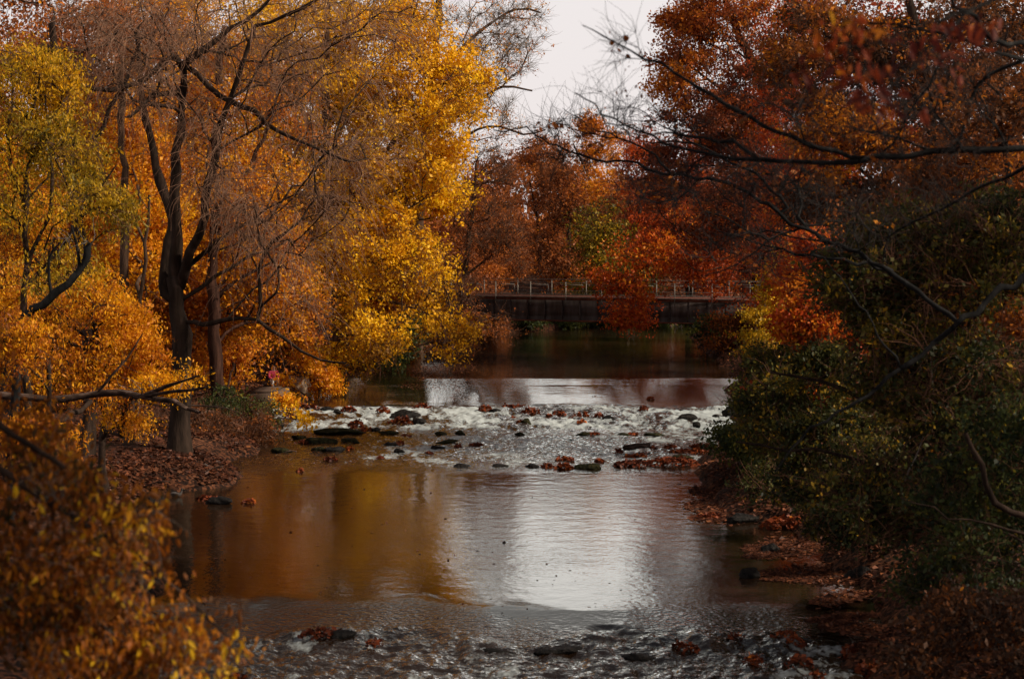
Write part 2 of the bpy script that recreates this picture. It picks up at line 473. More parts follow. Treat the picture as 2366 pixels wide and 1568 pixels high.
# ------------------------------------------------------------------ river course
Z_UP, Z_CREST, Z_MID, Z_LOW = 0.78, 0.26, 0.0, -0.38
Y_FLAT, Y_CREST, Y_FOOT, Y_WEIR = 97.5, 90.0, 67.5, 41.8
_yl = [(20, -9.0), (34, -7.3), (40, -7.5), (46, -8.2), (52, -10.2), (55, -10.4), (58.5, -11.7), (61, -11.1), (62.2, -10.6), (63.6, -9.3), (65.5, -9.2), (69, -10.2),
       (74, -9.2), (79, -9.8), (87, -11.3), (91, -11.0), (95, -10.2), (101, -8.8), (110, -6.6), (118, -6.0), (126, -4.8), (134, -4.0), (140, 2.0), (146, 6.0), (170, 9.0)]
_yr = [(20, 4.6), (34, 6.0), (40, 7.0), (46, 8.5), (52, 8.3), (55, 7.6), (57, 6.0), (60, 6.2), (64, 6.4), (70, 7.0), (76, 8.4), (84, 9.6), (91, 10.3),
       (98, 11.2), (108, 11.6), (118, 11.6), (130, 12.0), (140, 13.5), (150, 17.0), (170, 24.0)]
def edgeL(Y): return np.interp(Y, [a for a, b in _yl], [b for a, b in _yl])
def edgeR(Y): return np.interp(Y, [a for a, b in _yr], [b for a, b in _yr])
def level(Y):
    z = np.interp(Y, [0, 34, Y_WEIR - 1.6, Y_WEIR + 2.2, 48, Y_FOOT - 4, Y_FOOT + 3, 78, 80.5, Y_CREST - 1, Y_CREST, Y_FLAT, 300],
                  [-.55, -.5, Z_LOW, -.03, 0, 0, 0.01, 0.03, 0.06, 0.17, Z_CREST, Z_UP, Z_UP])
    return z
def ground_h(x, Y):
    x = np.asarray(x, float); Y = np.asarray(Y, float)
    eL = edgeL(Y) + (fbm(Y * 0.5, Y * 0 + 3, 5, 3) - .5) * 1.3
    eR = edgeR(Y) + (fbm(Y * 0.5, Y * 0 + 9, 6, 3) - .5) * 1.5
    d = np.maximum(eL - x, x - eR)                       # > 0 on land
    lv = level(Y)
    land = 0.10 + 0.42 * np.clip(d, 0, 1.6) ** 0.7 + 0.075 * np.clip(d - 1.6, 0, 60)
    bed = -0.05 + 0.35 * np.clip(d, -3, 0)
    far = np.clip((Y - 142) / 30, 0, 1)
    z = lv + np.where(d > 0, land, bed) + far * 0.5 * np.clip(d, 0, 4)
    z = z + (fbm(x * 0.35, Y * 0.35, 21, 4) - .5) * 0.5 * np.clip((d + .4) / 2, 0, 1) + (fbm(x * 2, Y * 2, 31, 3) - .5) * 0.12 * (d > -1)
    return z

def grid_mesh(name, xs2, ys2, zs2, mat, attr=None):
    r, c = xs2.shape
    v = np.stack([xs2, ys2, zs2], -1).reshape(-1, 3)
    i = (np.arange(r - 1) * c)[:, None]; j = np.arange(c - 1)[None, :]
    f = np.stack([i + j, i + j + 1, i + c + j + 1, i + c + j], -1).reshape(-1)
    return mesh_from(name, v, f, 4, mat, None, attr, smooth=True)

# ground sheet, fine near the river and reaching the horizon
m, t, out = new_mat("leaf_littered_soil")
n1 = noise(t, 9, 8, 0.7); n2 = noise(t, 0.35, 4, 0.6)
vo = t.nodes.new("ShaderNodeTexVoronoi"); vo.inputs['Scale'].default_value = 11
tc = t.nodes.new("ShaderNodeTexCoord"); t.links.new(tc.outputs['Object'], vo.inputs['Vector'])
r1 = ramp(t, [(0.2, (0.016, 0.009, 0.007)), (0.45, (0.04, 0.018, 0.011)), (0.6, (0.085, 0.034, 0.018)), (0.8, (0.15, 0.06, 0.03))])
r2 = ramp(t, [(0.3, (0.35, 0.3, 0.27)), (0.65, (1, 1, 1))])
sepv = t.nodes.new("ShaderNodeSeparateColor"); t.links.new(vo.outputs['Color'], sepv.inputs[0])
t.links.new(sepv.outputs[0], r1.inputs[0]); t.links.new(n2.outputs['Fac'], r2.inputs[0])
mm = t.nodes.new("ShaderNodeMix"); mm.data_type = 'RGBA'; mm.blend_type = 'MULTIPLY'; mm.inputs['Factor'].default_value = 1
t.links.new(r1.outputs[0], mm.inputs[6]); t.links.new(r2.outputs[0], mm.inputs[7])
pb = t.nodes.new("ShaderNodeBsdfPrincipled"); pb.inputs['Roughness'].default_value = 0.95; pb.inputs['Specular IOR Level'].default_value = 0.1
bp = t.nodes.new("ShaderNodeBump"); bp.inputs['Strength'].default_value = 0.8; bp.inputs['Distance'].default_value = 0.08
t.links.new(n1.outputs['Fac'], bp.inputs['Height']); t.links.new(bp.outputs[0], pb.inputs['Normal'])
t.links.new(mm.outputs[2], pb.inputs['Base Color']); t.links.new(pb.outputs[0], out.inputs[0])
SOIL = m
xs = np.concatenate([[-900, -400, -200, -120, -80, -60, -48], np.arange(-40, 40.1, 0.4), [48, 60, 80, 120, 200, 400, 900]])
ys = np.concatenate([[-300, -60, -10], np.arange(0, 180.1, 0.5), [186, 195, 210, 240, 300, 420, 700, 1500]])
X, YY = np.meshgrid(xs, ys)
ZZ = ground_h(X, np.clip(YY, 20, 168))
ZZ = np.where(np.abs(X) > 45, np.minimum(ZZ, 4.2), np.minimum(ZZ, 3.4 + fbm(X * .1, YY * .1, 3, 3)))
ZZ = np.where(YY < 1, np.minimum(ZZ, 0.5) , ZZ)
tag(grid_mesh("ground", X, YY, ZZ, SOIL), kind="structure")

# river water: one surface; pools ripple in the shader, rapids are real waves with foam
m, t, out = new_mat("river_water")
geo = t.nodes.new("ShaderNodeTexCoord")
def wnoise(scale, st, detail=3, dim='3D'):
    mp = t.nodes.new("ShaderNodeMapping"); mp.inputs['Scale'].default_value = st
    n = t.nodes.new("ShaderNodeTexNoise"); n.inputs['Scale'].default_value = scale; n.inputs['Detail'].default_value = detail
    t.links.new(geo.outputs['Object'], mp.inputs[0]); t.links.new(mp.outputs[0], n.inputs['Vector']); return n
wa = wnoise(1.6, (1, 1.0, 1), 4); wb = wnoise(7, (0.8, 1, 1), 3); wp = wnoise(0.16, (1, 0.8, 1), 3)
pr_ = ramp(t, [(0.36, (0.12,) * 3), (0.62, (1,) * 3)])
t.links.new(wp.outputs['Fac'], pr_.inputs[0])
b1 = t.nodes.new("ShaderNodeBump"); b1.inputs['Distance'].default_value = 0.022; b1.inputs['Strength'].default_value = 0.55
b2 = t.nodes.new("ShaderNodeBump"); b2.inputs['Distance'].default_value = 0.008
t.links.new(wa.outputs['Fac'], b1.inputs['Height']); t.links.new(wb.outputs['Fac'], b2.inputs['Height'])
t.links.new(pr_.outputs[0], b2.inputs['Strength']); t.links.new(b1.outputs[0], b2.inputs['Normal'])
wc = wnoise(7, (1, 1.3, 1), 2); ca = t.nodes.new("ShaderNodeAttribute"); ca.attribute_name = "chop"
b3 = t.nodes.new("ShaderNodeBump"); b3.inputs['Distance'].default_value = 0.05
t.links.new(wc.outputs['Fac'], b3.inputs['Height']); t.links.new(ca.outputs['Fac'], b3.inputs['Strength']); t.links.new(b2.outputs[0], b3.inputs['Normal'])
b2 = b3
wd = t.nodes.new("ShaderNodeBsdfDiffuse"); wd.inputs['Color'].default_value = (0.017, 0.009, 0.005, 1)
wg = t.nodes.new("ShaderNodeBsdfGlossy"); wg.inputs['Roughness'].default_value = 0.06; wg.inputs['Color'].default_value = (.97, 1, .94, 1)
wf = t.nodes.new("ShaderNodeFresnel"); wf.inputs['IOR'].default_value = 1.75
wt = t.nodes.new("ShaderNodeMixShader")
t.links.new(b2.outputs[0], wg.inputs['Normal']); t.links.new(b2.outputs[0], wf.inputs['Normal'])
t.links.new(wf.outputs[0], wt.inputs[0]); t.links.new(wd.outputs[0], wt.inputs[1]); t.links.new(wg.outputs[0], wt.inputs[2])
fo = t.nodes.new("ShaderNodeBsdfDiffuse"); fo.inputs['Color'].default_value = (0.35, 0.39, 0.40, 1)
fa = t.nodes.new("ShaderNodeAttribute"); fa.attribute_name = "foam"
fn = wnoise(9, (1, 0.7, 1), 5)
add = t.nodes.new("ShaderNodeMath"); add.operation = 'MULTIPLY_ADD'; add.inputs[1].default_value = 0.9
sub = t.nodes.new("ShaderNodeMath"); sub.operation = 'SUBTRACT'; sub.inputs[1].default_value = 0.5
t.links.new(fn.outputs['Fac'], sub.inputs[0]); t.links.new(sub.outputs[0], add.inputs[0]); t.links.new(fa.outputs['Fac'], add.inputs[2])
fr = ramp(t, [(0.32, (0,) * 3), (0.80, (1,) * 3)])
t.links.new(add.outputs[0], fr.inputs[0])
gate = t.nodes.new("ShaderNodeMath"); gate.operation = 'GREATER_THAN'; gate.inputs[1].default_value = 0.02
t.links.new(fa.outputs['Fac'], gate.inputs[0])
gm = t.nodes.new("ShaderNodeMath"); gm.operation = 'MULTIPLY'
t.links.new(fr.outputs[0], gm.inputs[0]); t.links.new(gate.outputs[0], gm.inputs[1])
mx = t.nodes.new("ShaderNodeMixShader")
t.links.new(gm.outputs[0], mx.inputs[0]); t.links.new(wt.outputs[0], mx.inputs[1]); t.links.new(fo.outputs[0], mx.inputs[2])
t.links.new(mx.outputs[0], out.inputs[0])
WATER = m
ys = np.concatenate([np.arange(20, 33, .5), np.arange(33, 43.4, 0.06), np.arange(43.4, 66, 0.4), np.arange(66, 91, 0.1), np.arange(91, 100, 0.25), np.arange(100, 186, 2.0)])
xs = np.linspace(0, 1, 330)
Yg = np.repeat(ys[:, None], len(xs), 1)
xa, xb = edgeL(ys) - 2.5, edgeR(ys) + 2.5
Xg = xa[:, None] + (xb - xa)[:, None] * xs[None, :]
curve = 0.9 * np.sin(Xg * 0.35 + 0.7) + (fbm(Xg * .5, Xg * 0 + 4, 40, 3) - .5) * 2.2         # the crest is not a ruler line
crest_pos = np.clip((Yg - Y_CREST) / 7.5, 0, 1)
Zg = level(Yg + np.where(Yg > 95, 0, curve * np.clip((96 - Yg) / 4, 0, 1)))
rap1 = np.clip((Y_CREST - .4 - Yg) / 1.2, 0, 1) * np.clip((Yg - 78.5) / 2.5, 0, 1)
rap2 = np.clip((Yg - 66.5) / 4, 0, 1) * np.clip((80 - Yg) / 2, 0, 1) * 0.75
wl = Y_WEIR + (fbm(Xg * .45, Xg * 0, 50, 3) - .5) * 2.4 - 0.05 * (Xg - 2)
rap3 = np.clip((wl - Yg) / 0.8, 0, 1)
n_f = fbm(Xg * 3.6, Yg * 2.6, 95, 4, 0.65)
n_a = fbm(Xg * 1.7, Yg * 0.9, 60, 5, 0.6); n_b = fbm(Xg * 0.5, Yg * 0.35, 70, 3); n_c = 1 - np.abs(2 * fbm(Xg * 2.4, Yg * 1.3, 80, 4, 0.6) - 1)
Zg = Zg + rap1 * ((n_a - .5) * 0.30 + (n_c - .7) * 0.18) + rap2 * ((n_a - .5) * 0.28) + rap3 * ((n_a - .5) * 0.26 + (n_b - .5) * 0.12 + (n_f - .5) * 0.14) + (rap1 + rap2) * (n_f - .5) * 0.12
Zg = Zg - (level(Yg) - level(np.minimum(Yg, wl + 0.0))) * 0
n_g = fbm(Xg * 6.5, Yg * 5, 99, 3, 0.6)
n_r = 1 - np.abs(2 * fbm(Xg * 0.8, Yg * 2.0, 120, 3, .5) - 1)
Zg = Zg + rap3 * ((n_g - .5) * 0.05 + (n_r - .6) * .11)
n_h = fbm(Xg * 2.1 + n_b * 2, Yg * 0.9, 130, 5, 0.68)
foam = rap1 * (0.54 + (n_h - .5) * 2.0 + (n_b - .5) * 1.5) + rap2 * np.clip((Xg + 7.5) / 4, 0, 1) * (0.41 + (n_h - .5) * 2.0 + (n_b - .5) * 1.7) + rap3 * (0.06 + (n_r - .55) * .45 + (n_h - .5) * 1.3 + (n_b - .5) * 0.9)
chop = np.clip(np.maximum(np.maximum(rap1, rap2 * 1.5), np.clip((wl + 2.2 - Yg) / 1.5, 0, 1) * np.clip(1.25 - 1.1 * np.exp(-((Xg - 1.6) / 1.9) ** 2) * np.clip((Yg - 41) / 1.2, 0, 1), 0, 1)), 0, 1)
foam = np.clip(foam, 0, 1) * ((rap1 + rap2 + rap3) > 0.03)
tag(grid_mesh("river_water", Xg, Yg, Zg, WATER, {"foam": ('POINT', foam.ravel()), "chop": ('POINT', chop.ravel())}), kind="structure")
def water_z(x, Y): return float(level(Y))

# ------------------------------------------------------------------ bridge
STEEL = rough_mat("dark_girder_steel", [(0.3, (0.03, 0.018, 0.015)), (0.5, (0.06, 0.045, 0.042)), (0.75, (0.12, 0.10, 0.098))], 1.6, (1, 1, 0.22), 0.2, 0.02, 0.7)
RUST = rough_mat("rusty_flange", [(0.3, (0.04, 0.014, 0.01)), (0.6, (0.11, 0.035, 0.022)), (0.8, (0.17, 0.06, 0.035))], 2, bump=0.2, dist=0.02)
RAILM = rough_mat("pale_grey_rail_paint", [(0.3, (0.09, 0.08, 0.07)), (0.7, (0.27, 0.25, 0.22))], 4, bump=0.1, dist=0.01, rough=0.6)
CONC = rough_mat("abutment_concrete", [(0.3, (0.1, 0.09, 0.08)), (0.7, (0.2, 0.18, 0.16))], 1.2, bump=0.4, dist=0.05)
def boxes_geo(bs):
    V = []; F = []; b = 0
    q = np.array([[0, 3, 2, 1], [4, 5, 6, 7], [0, 1, 5, 4], [1, 2, 6, 5], [2, 3, 7, 6], [3, 0, 4, 7]])
    for (x0, y0, z0, x1, y1, z1) in bs:
        V.append(np.array([[x0, y0, z0], [x1, y0, z0], [x1, y1, z0], [x0, y1, z0], [x0, y0, z1], [x1, y0, z1], [x1, y1, z1], [x0, y1, z1]]))
        F.append((q + b).ravel()); b += 8
    return np.vstack(V), np.concatenate(F)
A = at(1040, 682, 132.5); B = at(1850, 694, 123.5)
br = bpy.data.objects.new("footbridge", None); COL.objects.link(br)
br.location = A; ang = math.atan2(B[1] - A[1], B[0] - A[0]); br.rotation_euler = (0, 0, ang)
BL = float(np.linalg.norm(B[:2] - A[:2]))
tag(br, "steel girder footbridge with pale railings crossing the river", "bridge")
def bpart(name, bs, mat):
    v, f = boxes_geo(bs)
    o = mesh_from(name, v, f, 4, mat); o.parent = br; return o
ex = 6.0; bw = 3.2
for yy in (0.0, bw):
    bpart("girder", [(-ex, yy - .02, -1.50, BL + ex, yy + .02, -.2)] + [(x - .035, yy - .16, -1.48, x + .035, yy - .022, -.22) for x in np.arange(-ex + .6, BL + ex, 1.22)], STEEL)
    bpart("flange", [(-ex, yy - .24, -.20, BL + ex, yy + .24, -.09), (-ex, yy - .22, -1.59, BL + ex, yy + .22, -1.502)], RUST)
bpart("deck", [(-ex, -.30, -.085, BL + ex, bw + .30, -.02)], RUST)
posts = list(np.arange((1248 - 1040) / 35.3 - 4 * 2.46, BL + ex, 2.46))
for yy in (-.33, bw + .33):
    rl = bpart("railing", [(-ex, yy - .03, -.015, BL + ex, yy + .03, .04), (-ex, yy - .025, .92 if yy < 0 else 1.02, BL + ex, yy + .025, .95 if yy < 0 else 1.055),
                           (-ex, yy - .02, .26, BL + ex, yy + .02, .285)], RAILM)
    for x in posts:
        po = bpart("post", [(x - .02, yy - .036, -.50 if yy < 0 else -.2, x + .02, yy + .036, .98)], RAILM)
        po.parent = rl
frames = []
for x in posts:
    y0 = bw + .28
    frames += [(x - 2.2, y0 - .02, .66, x - .2, y0 + .02, .70), (x - .24, y0 - .02, .2, x - .2, y0 + .02, .66)]
bpart("rail_frame", frames, RAILM)
bpart("abutment", [(-ex - 3, -.9, -4.4, -1.5, bw + .9, -1.60)], CONC)
bpart("abutment", [(BL + 1.0, -.9, -4.4, BL + ex + 3, bw + .9, -1.60)], CONC)

# ------------------------------------------------------------------ rocks and leaf clumps in the rapids
def rock(name, label, cat, p, sx, sy, sz, mat, seed, group=None, square=0.0, yaw=None, tilt=0.0):
    rng = np.random.default_rng(seed)
    nu, nv = 30, 18
    th = np.linspace(0, 2 * np.pi, nu, endpoint=False); ph = np.linspace(0.02, np.pi - 0.02, nv)
    T, Pp = np.meshgrid(th, ph)
    d = np.stack([np.cos(T) * np.sin(Pp), np.sin(T) * np.sin(Pp), np.cos(Pp)], -1)
    e = 1 - square
    d = np.sign(d) * np.abs(d) ** (0.95 * e + 0.05)
    o1 = rng.uniform(0, 50, 3)
    k = 0.42 + 1.1 * fbm(d[..., 0] * 1.7 + o1[0] + d[..., 2], d[..., 1] * 1.7 + o1[1] - d[..., 2] * .7, seed, 4, 0.65)
    fac = unit(rng.normal(size=(9, 3))); off = rng.uniform(.55, .95, 9)
    k = np.minimum(k, np.min(np.where((d @ fac.T) > .25, off / np.maximum(d @ fac.T, .25), 9), axis=-1))
    v = d * k[..., None] * np.array([sx, sy, sz])
    a = yaw if yaw is not None else rng.uniform(-.5, .5)
    v = v.reshape(-1, 3) @ np.array([[math.cos(a), math.sin(a), 0], [-math.sin(a), math.cos(a), 0], [0, 0, 1]])
    v[:, 2] += v[:, 0] * tilt
    i = (np.arange(nv - 1) * nu)[:, None]; j = np.arange(nu)[None, :]; j2 = (j + 1) % nu
    f = np.stack([i + j, i + nu + j, i + nu + j2, i + j2], -1).reshape(-1)
    ob = mesh_from(name, v, f, 4, mat, smooth=True); ob.location = [float(c) for c in p]
    return tag(ob, label, cat, group)
def leaf_clump(label, p, sx, sy, sz, seed, mat=None, group=None, dens=1.0, size=0.13):
    rng = np.random.default_rng(seed)
    n = int(np.clip(dens * 500 * sx * (sy + sz), 45, 2600))
    a = rng.uniform(0, 2 * np.pi, n); r = np.sqrt(rng.random(n))
    lump = 0.72 + 0.6 * fbm(np.cos(a) * r * 2 * max(1, sx) + seed, np.sin(a) * r * 2 + seed, seed, 3)
    x = np.cos(a) * r * sx * lump; y = np.sin(a) * r * sy * lump
    z = sz * lump * np.sqrt(np.maximum(0, 1 - r * r)) * .8 * rng.uniform(0.35, 1.0, n) ** .4 + rng.normal(size=n) * 0.025
    o = leaves_mesh(rng, "leaf_clump", np.stack([x, y, z], 1), np.full(n, size), 0.38 + .16 * rng.normal(size=n) + rng.normal() * .08, mat or L_WET, hang=0.0, aspect=0.7, flat=.45)
    o.location = [float(c) for c in p]
    return tag(o, label, "leaf clump", group)

ORD = ["leftmost", "second", "third", "fourth", "fifth", "sixth", "seventh", "eighth", "ninth", "tenth", "eleventh", "twelfth", "thirteenth", "fourteenth",
       "fifteenth", "sixteenth", "seventeenth", "eighteenth", "nineteenth", "twentieth"]
def cA(x, y, w, h, k): return (609.1 + .2376 * x, 898 + .2376 * y, .2376 * w, .2376 * h, k)
def cB(x, y, w, h, k): return (1171.3 + .2376 * x, 898 + .2376 * y, .2376 * w, .2376 * h, k)
STONES = [cA(*q) for q in [
    (440, 170, 180, 70, 'l'), (610, 185, 140, 40, 'r'), (715, 212, 80, 60, 'r'), (820, 185, 150, 80, 'l'), (1000, 188, 140, 30, 'r'), (1170, 200, 130, 80, 'l'),
    (1390, 240, 280, 90, 'r'), (1540, 165, 180, 60, 'l'), (900, 330, 160, 130, 'l'), (1330, 300, 220, 110, 'l'), (1520, 300, 120, 70, 'r'), (1000, 385, 100, 40, 'l'),
    (700, 412, 450, 46, 'm'), (1090, 392, 80, 30, 'r'), (1210, 425, 220, 25, 'm'), (1715, 430, 130, 30, 'm'), (1905, 420, 120, 48, 'm'), (1780, 508, 200, 38, 'm'),
    (1690, 570, 200, 20, 'r'), (2070, 540, 140, 25, 'l'), (1890, 552, 70, 25, 'l'), (1330, 520, 80, 60, 'l'), (1250, 532, 150, 40, 'r'), (1310, 595, 110, 40, 'r'),
    (1610, 615, 80, 35, 'l'), (1385, 455, 100, 30, 'l'), (1140, 665, 80, 30, 'l'), (650, 672, 140, 45, 'l'), (835, 570, 80, 60, 'l'), (700, 588, 180, 50, 'r'),
    (540, 578, 150, 60, 'm'), (560, 500, 250, 80, 'm'), (850, 495, 200, 60, 'm'), (330, 460, 120, 50, 'm'), (180, 590, 200, 60, 'm'), (355, 785, 50, 30, 'l'),
    (2160, 180, 130, 80, 'l'), (2260, 207, 110, 36, 'r'), (2350, 160, 60, 30, 'l'), (1920, 735, 150, 46, 'r'), (2300, 742, 150, 30, 'r'), (150, 330, 110, 120, 'r'), (250, 250, 120, 60, 'l'), (420, 520, 240, 40, 'l')]]
STONES += [cB(*q) for q in [
    (90, 168, 200, 30, 'l'), (225, 205, 190, 90, 'l'), (60, 275, 50, 40, 'l'), (130, 320, 110, 60, 'l'), (190, 312, 110, 80, 'm'), (410, 255, 70, 50, 'l'), (510, 230, 150, 70, 'l'),
    (640, 268, 70, 50, 'l'), (705, 245, 40, 80, 'l'), (765, 242, 50, 70, 'l'), (725, 315, 90, 60, 'l'), (895, 250, 100, 80, 'l'), (1000, 288, 120, 50, 'r'), (1325, 180, 90, 70, 'l'),
    (850, 78, 50, 30, 'l'), (1400, 84, 70, 42, 'l'), (1740, 268, 200, 80, 'r'), (1840, 335, 80, 60, 'r'), (2035, 262, 70, 40, 'r'), (2190, 220, 150, 110, 'r'), (130, 432, 100, 32, 'm'),
    (740, 440, 160, 24, 'm'), (850, 432, 110, 34, 'l'), (1140, 436, 120, 36, 'm'), (1230, 436, 70, 24, 'l'), (1440, 437, 190, 46, 'm'), (1090, 598, 80, 66, 'l'), (1430, 568, 100, 24, 'l'), (1590, 552, 110, 42, 'l'),
    (560, 678, 170, 42, 'l'), (250, 748, 130, 30, 'r'), (390, 738, 120, 56, 'l'), (550, 745, 180, 62, 'l'), (790, 742, 240, 72, 'm'), (905, 692, 90, 50, 'l'), (1230, 722, 400, 80, 'l'),
    (1620, 700, 500, 110, 'l'), (1780, 608, 400, 40, 'l'), (1250, 652, 240, 36, 'l'), (1900, 552, 240, 26, 'l'), (1700, 660, 200, 40, 'm')]]
STONES += [(740, 1461, 110, 26, 'l'), (790, 1462, 60, 22, 'r'), (866, 1481, 46, 24, 'l'), (1582, 1492, 74, 34, 'l'), (1700, 1468, 40, 20, 'l'), (1840, 1477, 46, 34, 'l'), (1745, 1520, 52, 38, 'l'),
           (1850, 1524, 66, 38, 'l'), (1812, 1466, 70, 22, 'l'), (1985, 1500, 90, 40, 'l'), (2040, 1540, 120, 50, 'l'), (540, 1565, 60, 16, 'l'), (1890, 1560, 60, 18, 'l'),
           (1300, 1500, 120, 18, 'r'), (1470, 1515, 90, 22, 'r'), (1150, 1508, 90, 16, 'r'),
           (1735, 1320, 44, 30, 'r'), (1990, 1322, 60, 34, 'r'), (1780, 1262, 40, 20, 'r'), (1640, 1190, 60, 14, 'l'), (1720, 1196, 90, 22, 'r'), (1830, 1205, 130, 40, 'l'), (1790, 1165, 90, 40, 'r'),
           (460, 1110, 60, 22, 'r'), (345, 1147, 50, 30, 'r'), (505, 1154, 60, 20, 'r'), (574, 1157, 32, 10, 'l'), (480, 1150, 60, 10, 'l')]
rows = {}
for (u, v, w_, h_, k) in STONES:
    reg = "crest of the upper rapids" if v < 962 else "foaming upper rapids" if v < 996 else "foot of the upper rapids" if v < 1050 else "lower edge of the upper rapids" if v < 1100 else "water by the middle banks" if v < 1400 else "near rapids in the foreground"
    rows.setdefault((reg, k), []).append((u, v, w_, h_, k))
sd_ = 100
for (reg, k), items in rows.items():
    items.sort()
    nm = {'l': "red leaf clump", 'r': "dark rock", 'm': "mossy rock"}[k]
    for q, (u, v, w_, h_, _) in enumerate(items):
        sd_ += 1
        bot = v + h_ * .5
        z = 0.3 if bot < 960 else 0.12 if bot < 995 else 0.02
        for it in range(4):
            p = on(u, bot, z)
            z = float(level(p[1])) if bot < 1430 else float(level(p[1]))
        p = on(u, bot, z)
        s = p[1] / FPX
        hw, hh = w_ * s * .5, h_ * s
        lab = f"{ORD[q]} {nm} from the left on the {reg}" if q else f"leftmost {nm} on the {reg}"
        if k == 'l':
            p[1] += hw * .4
            leaf_clump(lab, p + np.array([0, 0, -.02]), hw, max(.25, hw * .6), hh * .95, sd_, group=f"leaf clumps on the {reg}", dens=1.6, size=0.13 if p[1] > 50 else 0.10)
        else:
            dz = hh * .5
            p[1] += hw * .3
            rock("rock", lab, "rock", p + np.array([0, 0, dz * .35]), hw * 1.2, max(.2, hw * .6), max(.10, hh * .72), MOSS if k == 'm' else ROCK, sd_, group=f"rocks on the {reg}")
# logs lodged in the rapids
def log(label, pts, r, mat, seed, name="log"):
    rng = np.random.default_rng(seed)
    P = spline(np.array(pts), 0.25); P[1:-1] += rng.normal(size=(len(P) - 2, 3)) * r * .12
    rr = r * (1 + .12 * rng.normal(size=len(P))); n = len(P)
    P = np.vstack([P[0], P, P[-1]]); rr = np.concatenate([[.01], rr, [.01]])
    P[0] += 1e-3; P[-1] += 1e-3
    v, f = tubes_geo([(P, np.maximum(rr, .011))])
    e = empty(name, P[0], label, "log"); bpy.context.view_layer.update()
    o = mesh_from("trunk", v, f, 4, mat, e, smooth=True)
    return e
log("short cut black log lodged on the right of the rapids crest", [at(1424, 958, 87.5) , at(1462, 966, 86.3)], .20, MOSS, 1)
log("reddish log lying in the foot of the rapids near the right bank", [at(1440, 1034, 72.8), at(1502, 1028, 73.2)], .12, DEADWOOD, 2)
log("long flat floating log with leaves upstream of the rapids on the left", [at(942, 915, 96.2) + np.array([0, 0, .05]), at(1028, 914, 96.4) + np.array([0, 0, .05])], .09, DEADWOOD, 3)
log("bent black fallen trunk lying on the right bank leaf litter", [at(1870, 1256, 53), at(1930, 1250, 53.4), at(1985, 1235, 53.8), at(2050, 1252, 53.6), at(2110, 1262, 53.4)], .13, BARK_BLACK, 4, "fallen_trunk")

# boulder, slab, people, duck
p = on(682, 905, 1.0)
rock("boulder", "big pale rounded boulder on the left bank beside the rapids", "boulder", at(688, 893, 93.5), .95, .9, .55, STONE, 900, square=.35, yaw=0.1)
v, f = boxes_geo([(0, 0, 0, 1.7, 1.6, .7), (.12, .1, .702, 1.4, 1.4, .78)])
v[:, 2] += (fbm(v[:, 0] * 3, v[:, 1] * 3 + v[:, 2], 3) - .5) * .18; v[:, 0] += (fbm(v[:, 2] * 3, v[:, 1] * 3, 8) - .5) * .2
sl = mesh_from("concrete_slab", v, f, 4, SLAB); sl.location = at(566, 945, 89.0); sl.rotation_euler = (0.05, -.06, -.15)
tag(sl, "long brown weathered slab at the water edge left of the rapids", "slab")

def skin_mesh(name, nodes, edges, radii, mat, parent=None, sub=2):
    me = bpy.data.meshes.new(name)
    me.from_pydata([tuple(map(float, n)) for n in nodes], edges, [])
    ob = bpy.data.objects.new(name, me); COL.objects.link(ob)
    sm = ob.modifiers.new("skin", 'SKIN'); sm.use_smooth_shade = True
    for i, r in enumerate(radii):
        sv = me.skin_vertices[0].data[i]; sv.radius = (r, r) if np.isscalar(r) else r
    me.skin_vertices[0].data[0].use_root = True
    ss = ob.modifiers.new("sub", 'SUBSURF'); ss.levels = sub; ss.render_levels = sub
    bpy.context.view_layer.update()
    dg = bpy.context.evaluated_depsgraph_get()
    m2 = bpy.data.meshes.new_from_object(ob.evaluated_get(dg))
    ob.modifiers.clear(); ob.data = m2
    m2.materials.clear(); m2.materials.append(mat)
    for pl in m2.polygons: pl.use_smooth = True
    if parent: ob.parent = parent
    return ob
def flat_mat(name, c, rough=.8):
    m, t, out = new_mat(name); b = t.nodes.new("ShaderNodeBsdfPrincipled")
    n = noise(t, 12, 3); r = ramp(t, [(0.3, tuple(x * .8 for x in c)), (0.7, c)])
    t.links.new(n.outputs['Fac'], r.inputs[0]); t.links.new(r.outputs[0], b.inputs['Base Color'])
    b.inputs['Roughness'].default_value = rough; t.links.new(b.outputs[0], out.inputs[0]); return m
SKIN = flat_mat("skin", (0.5, 0.29, 0.2), .6); HAIR = flat_mat("dark_hair", (0.02, 0.014, 0.01)); 
PINK = flat_mat("pink_cloth", (0.62, 0.06, 0.13)); PALE = flat_mat("pale_trousers", (0.5, 0.47, 0.44)); TEAL = flat_mat("teal_cloth", (0.03, 0.13, 0.16)); DARKC = flat_mat("dark_trousers", (0.02, 0.022, 0.028)); SHOE = flat_mat("dark_shoe", (0.02, 0.018, 0.016))
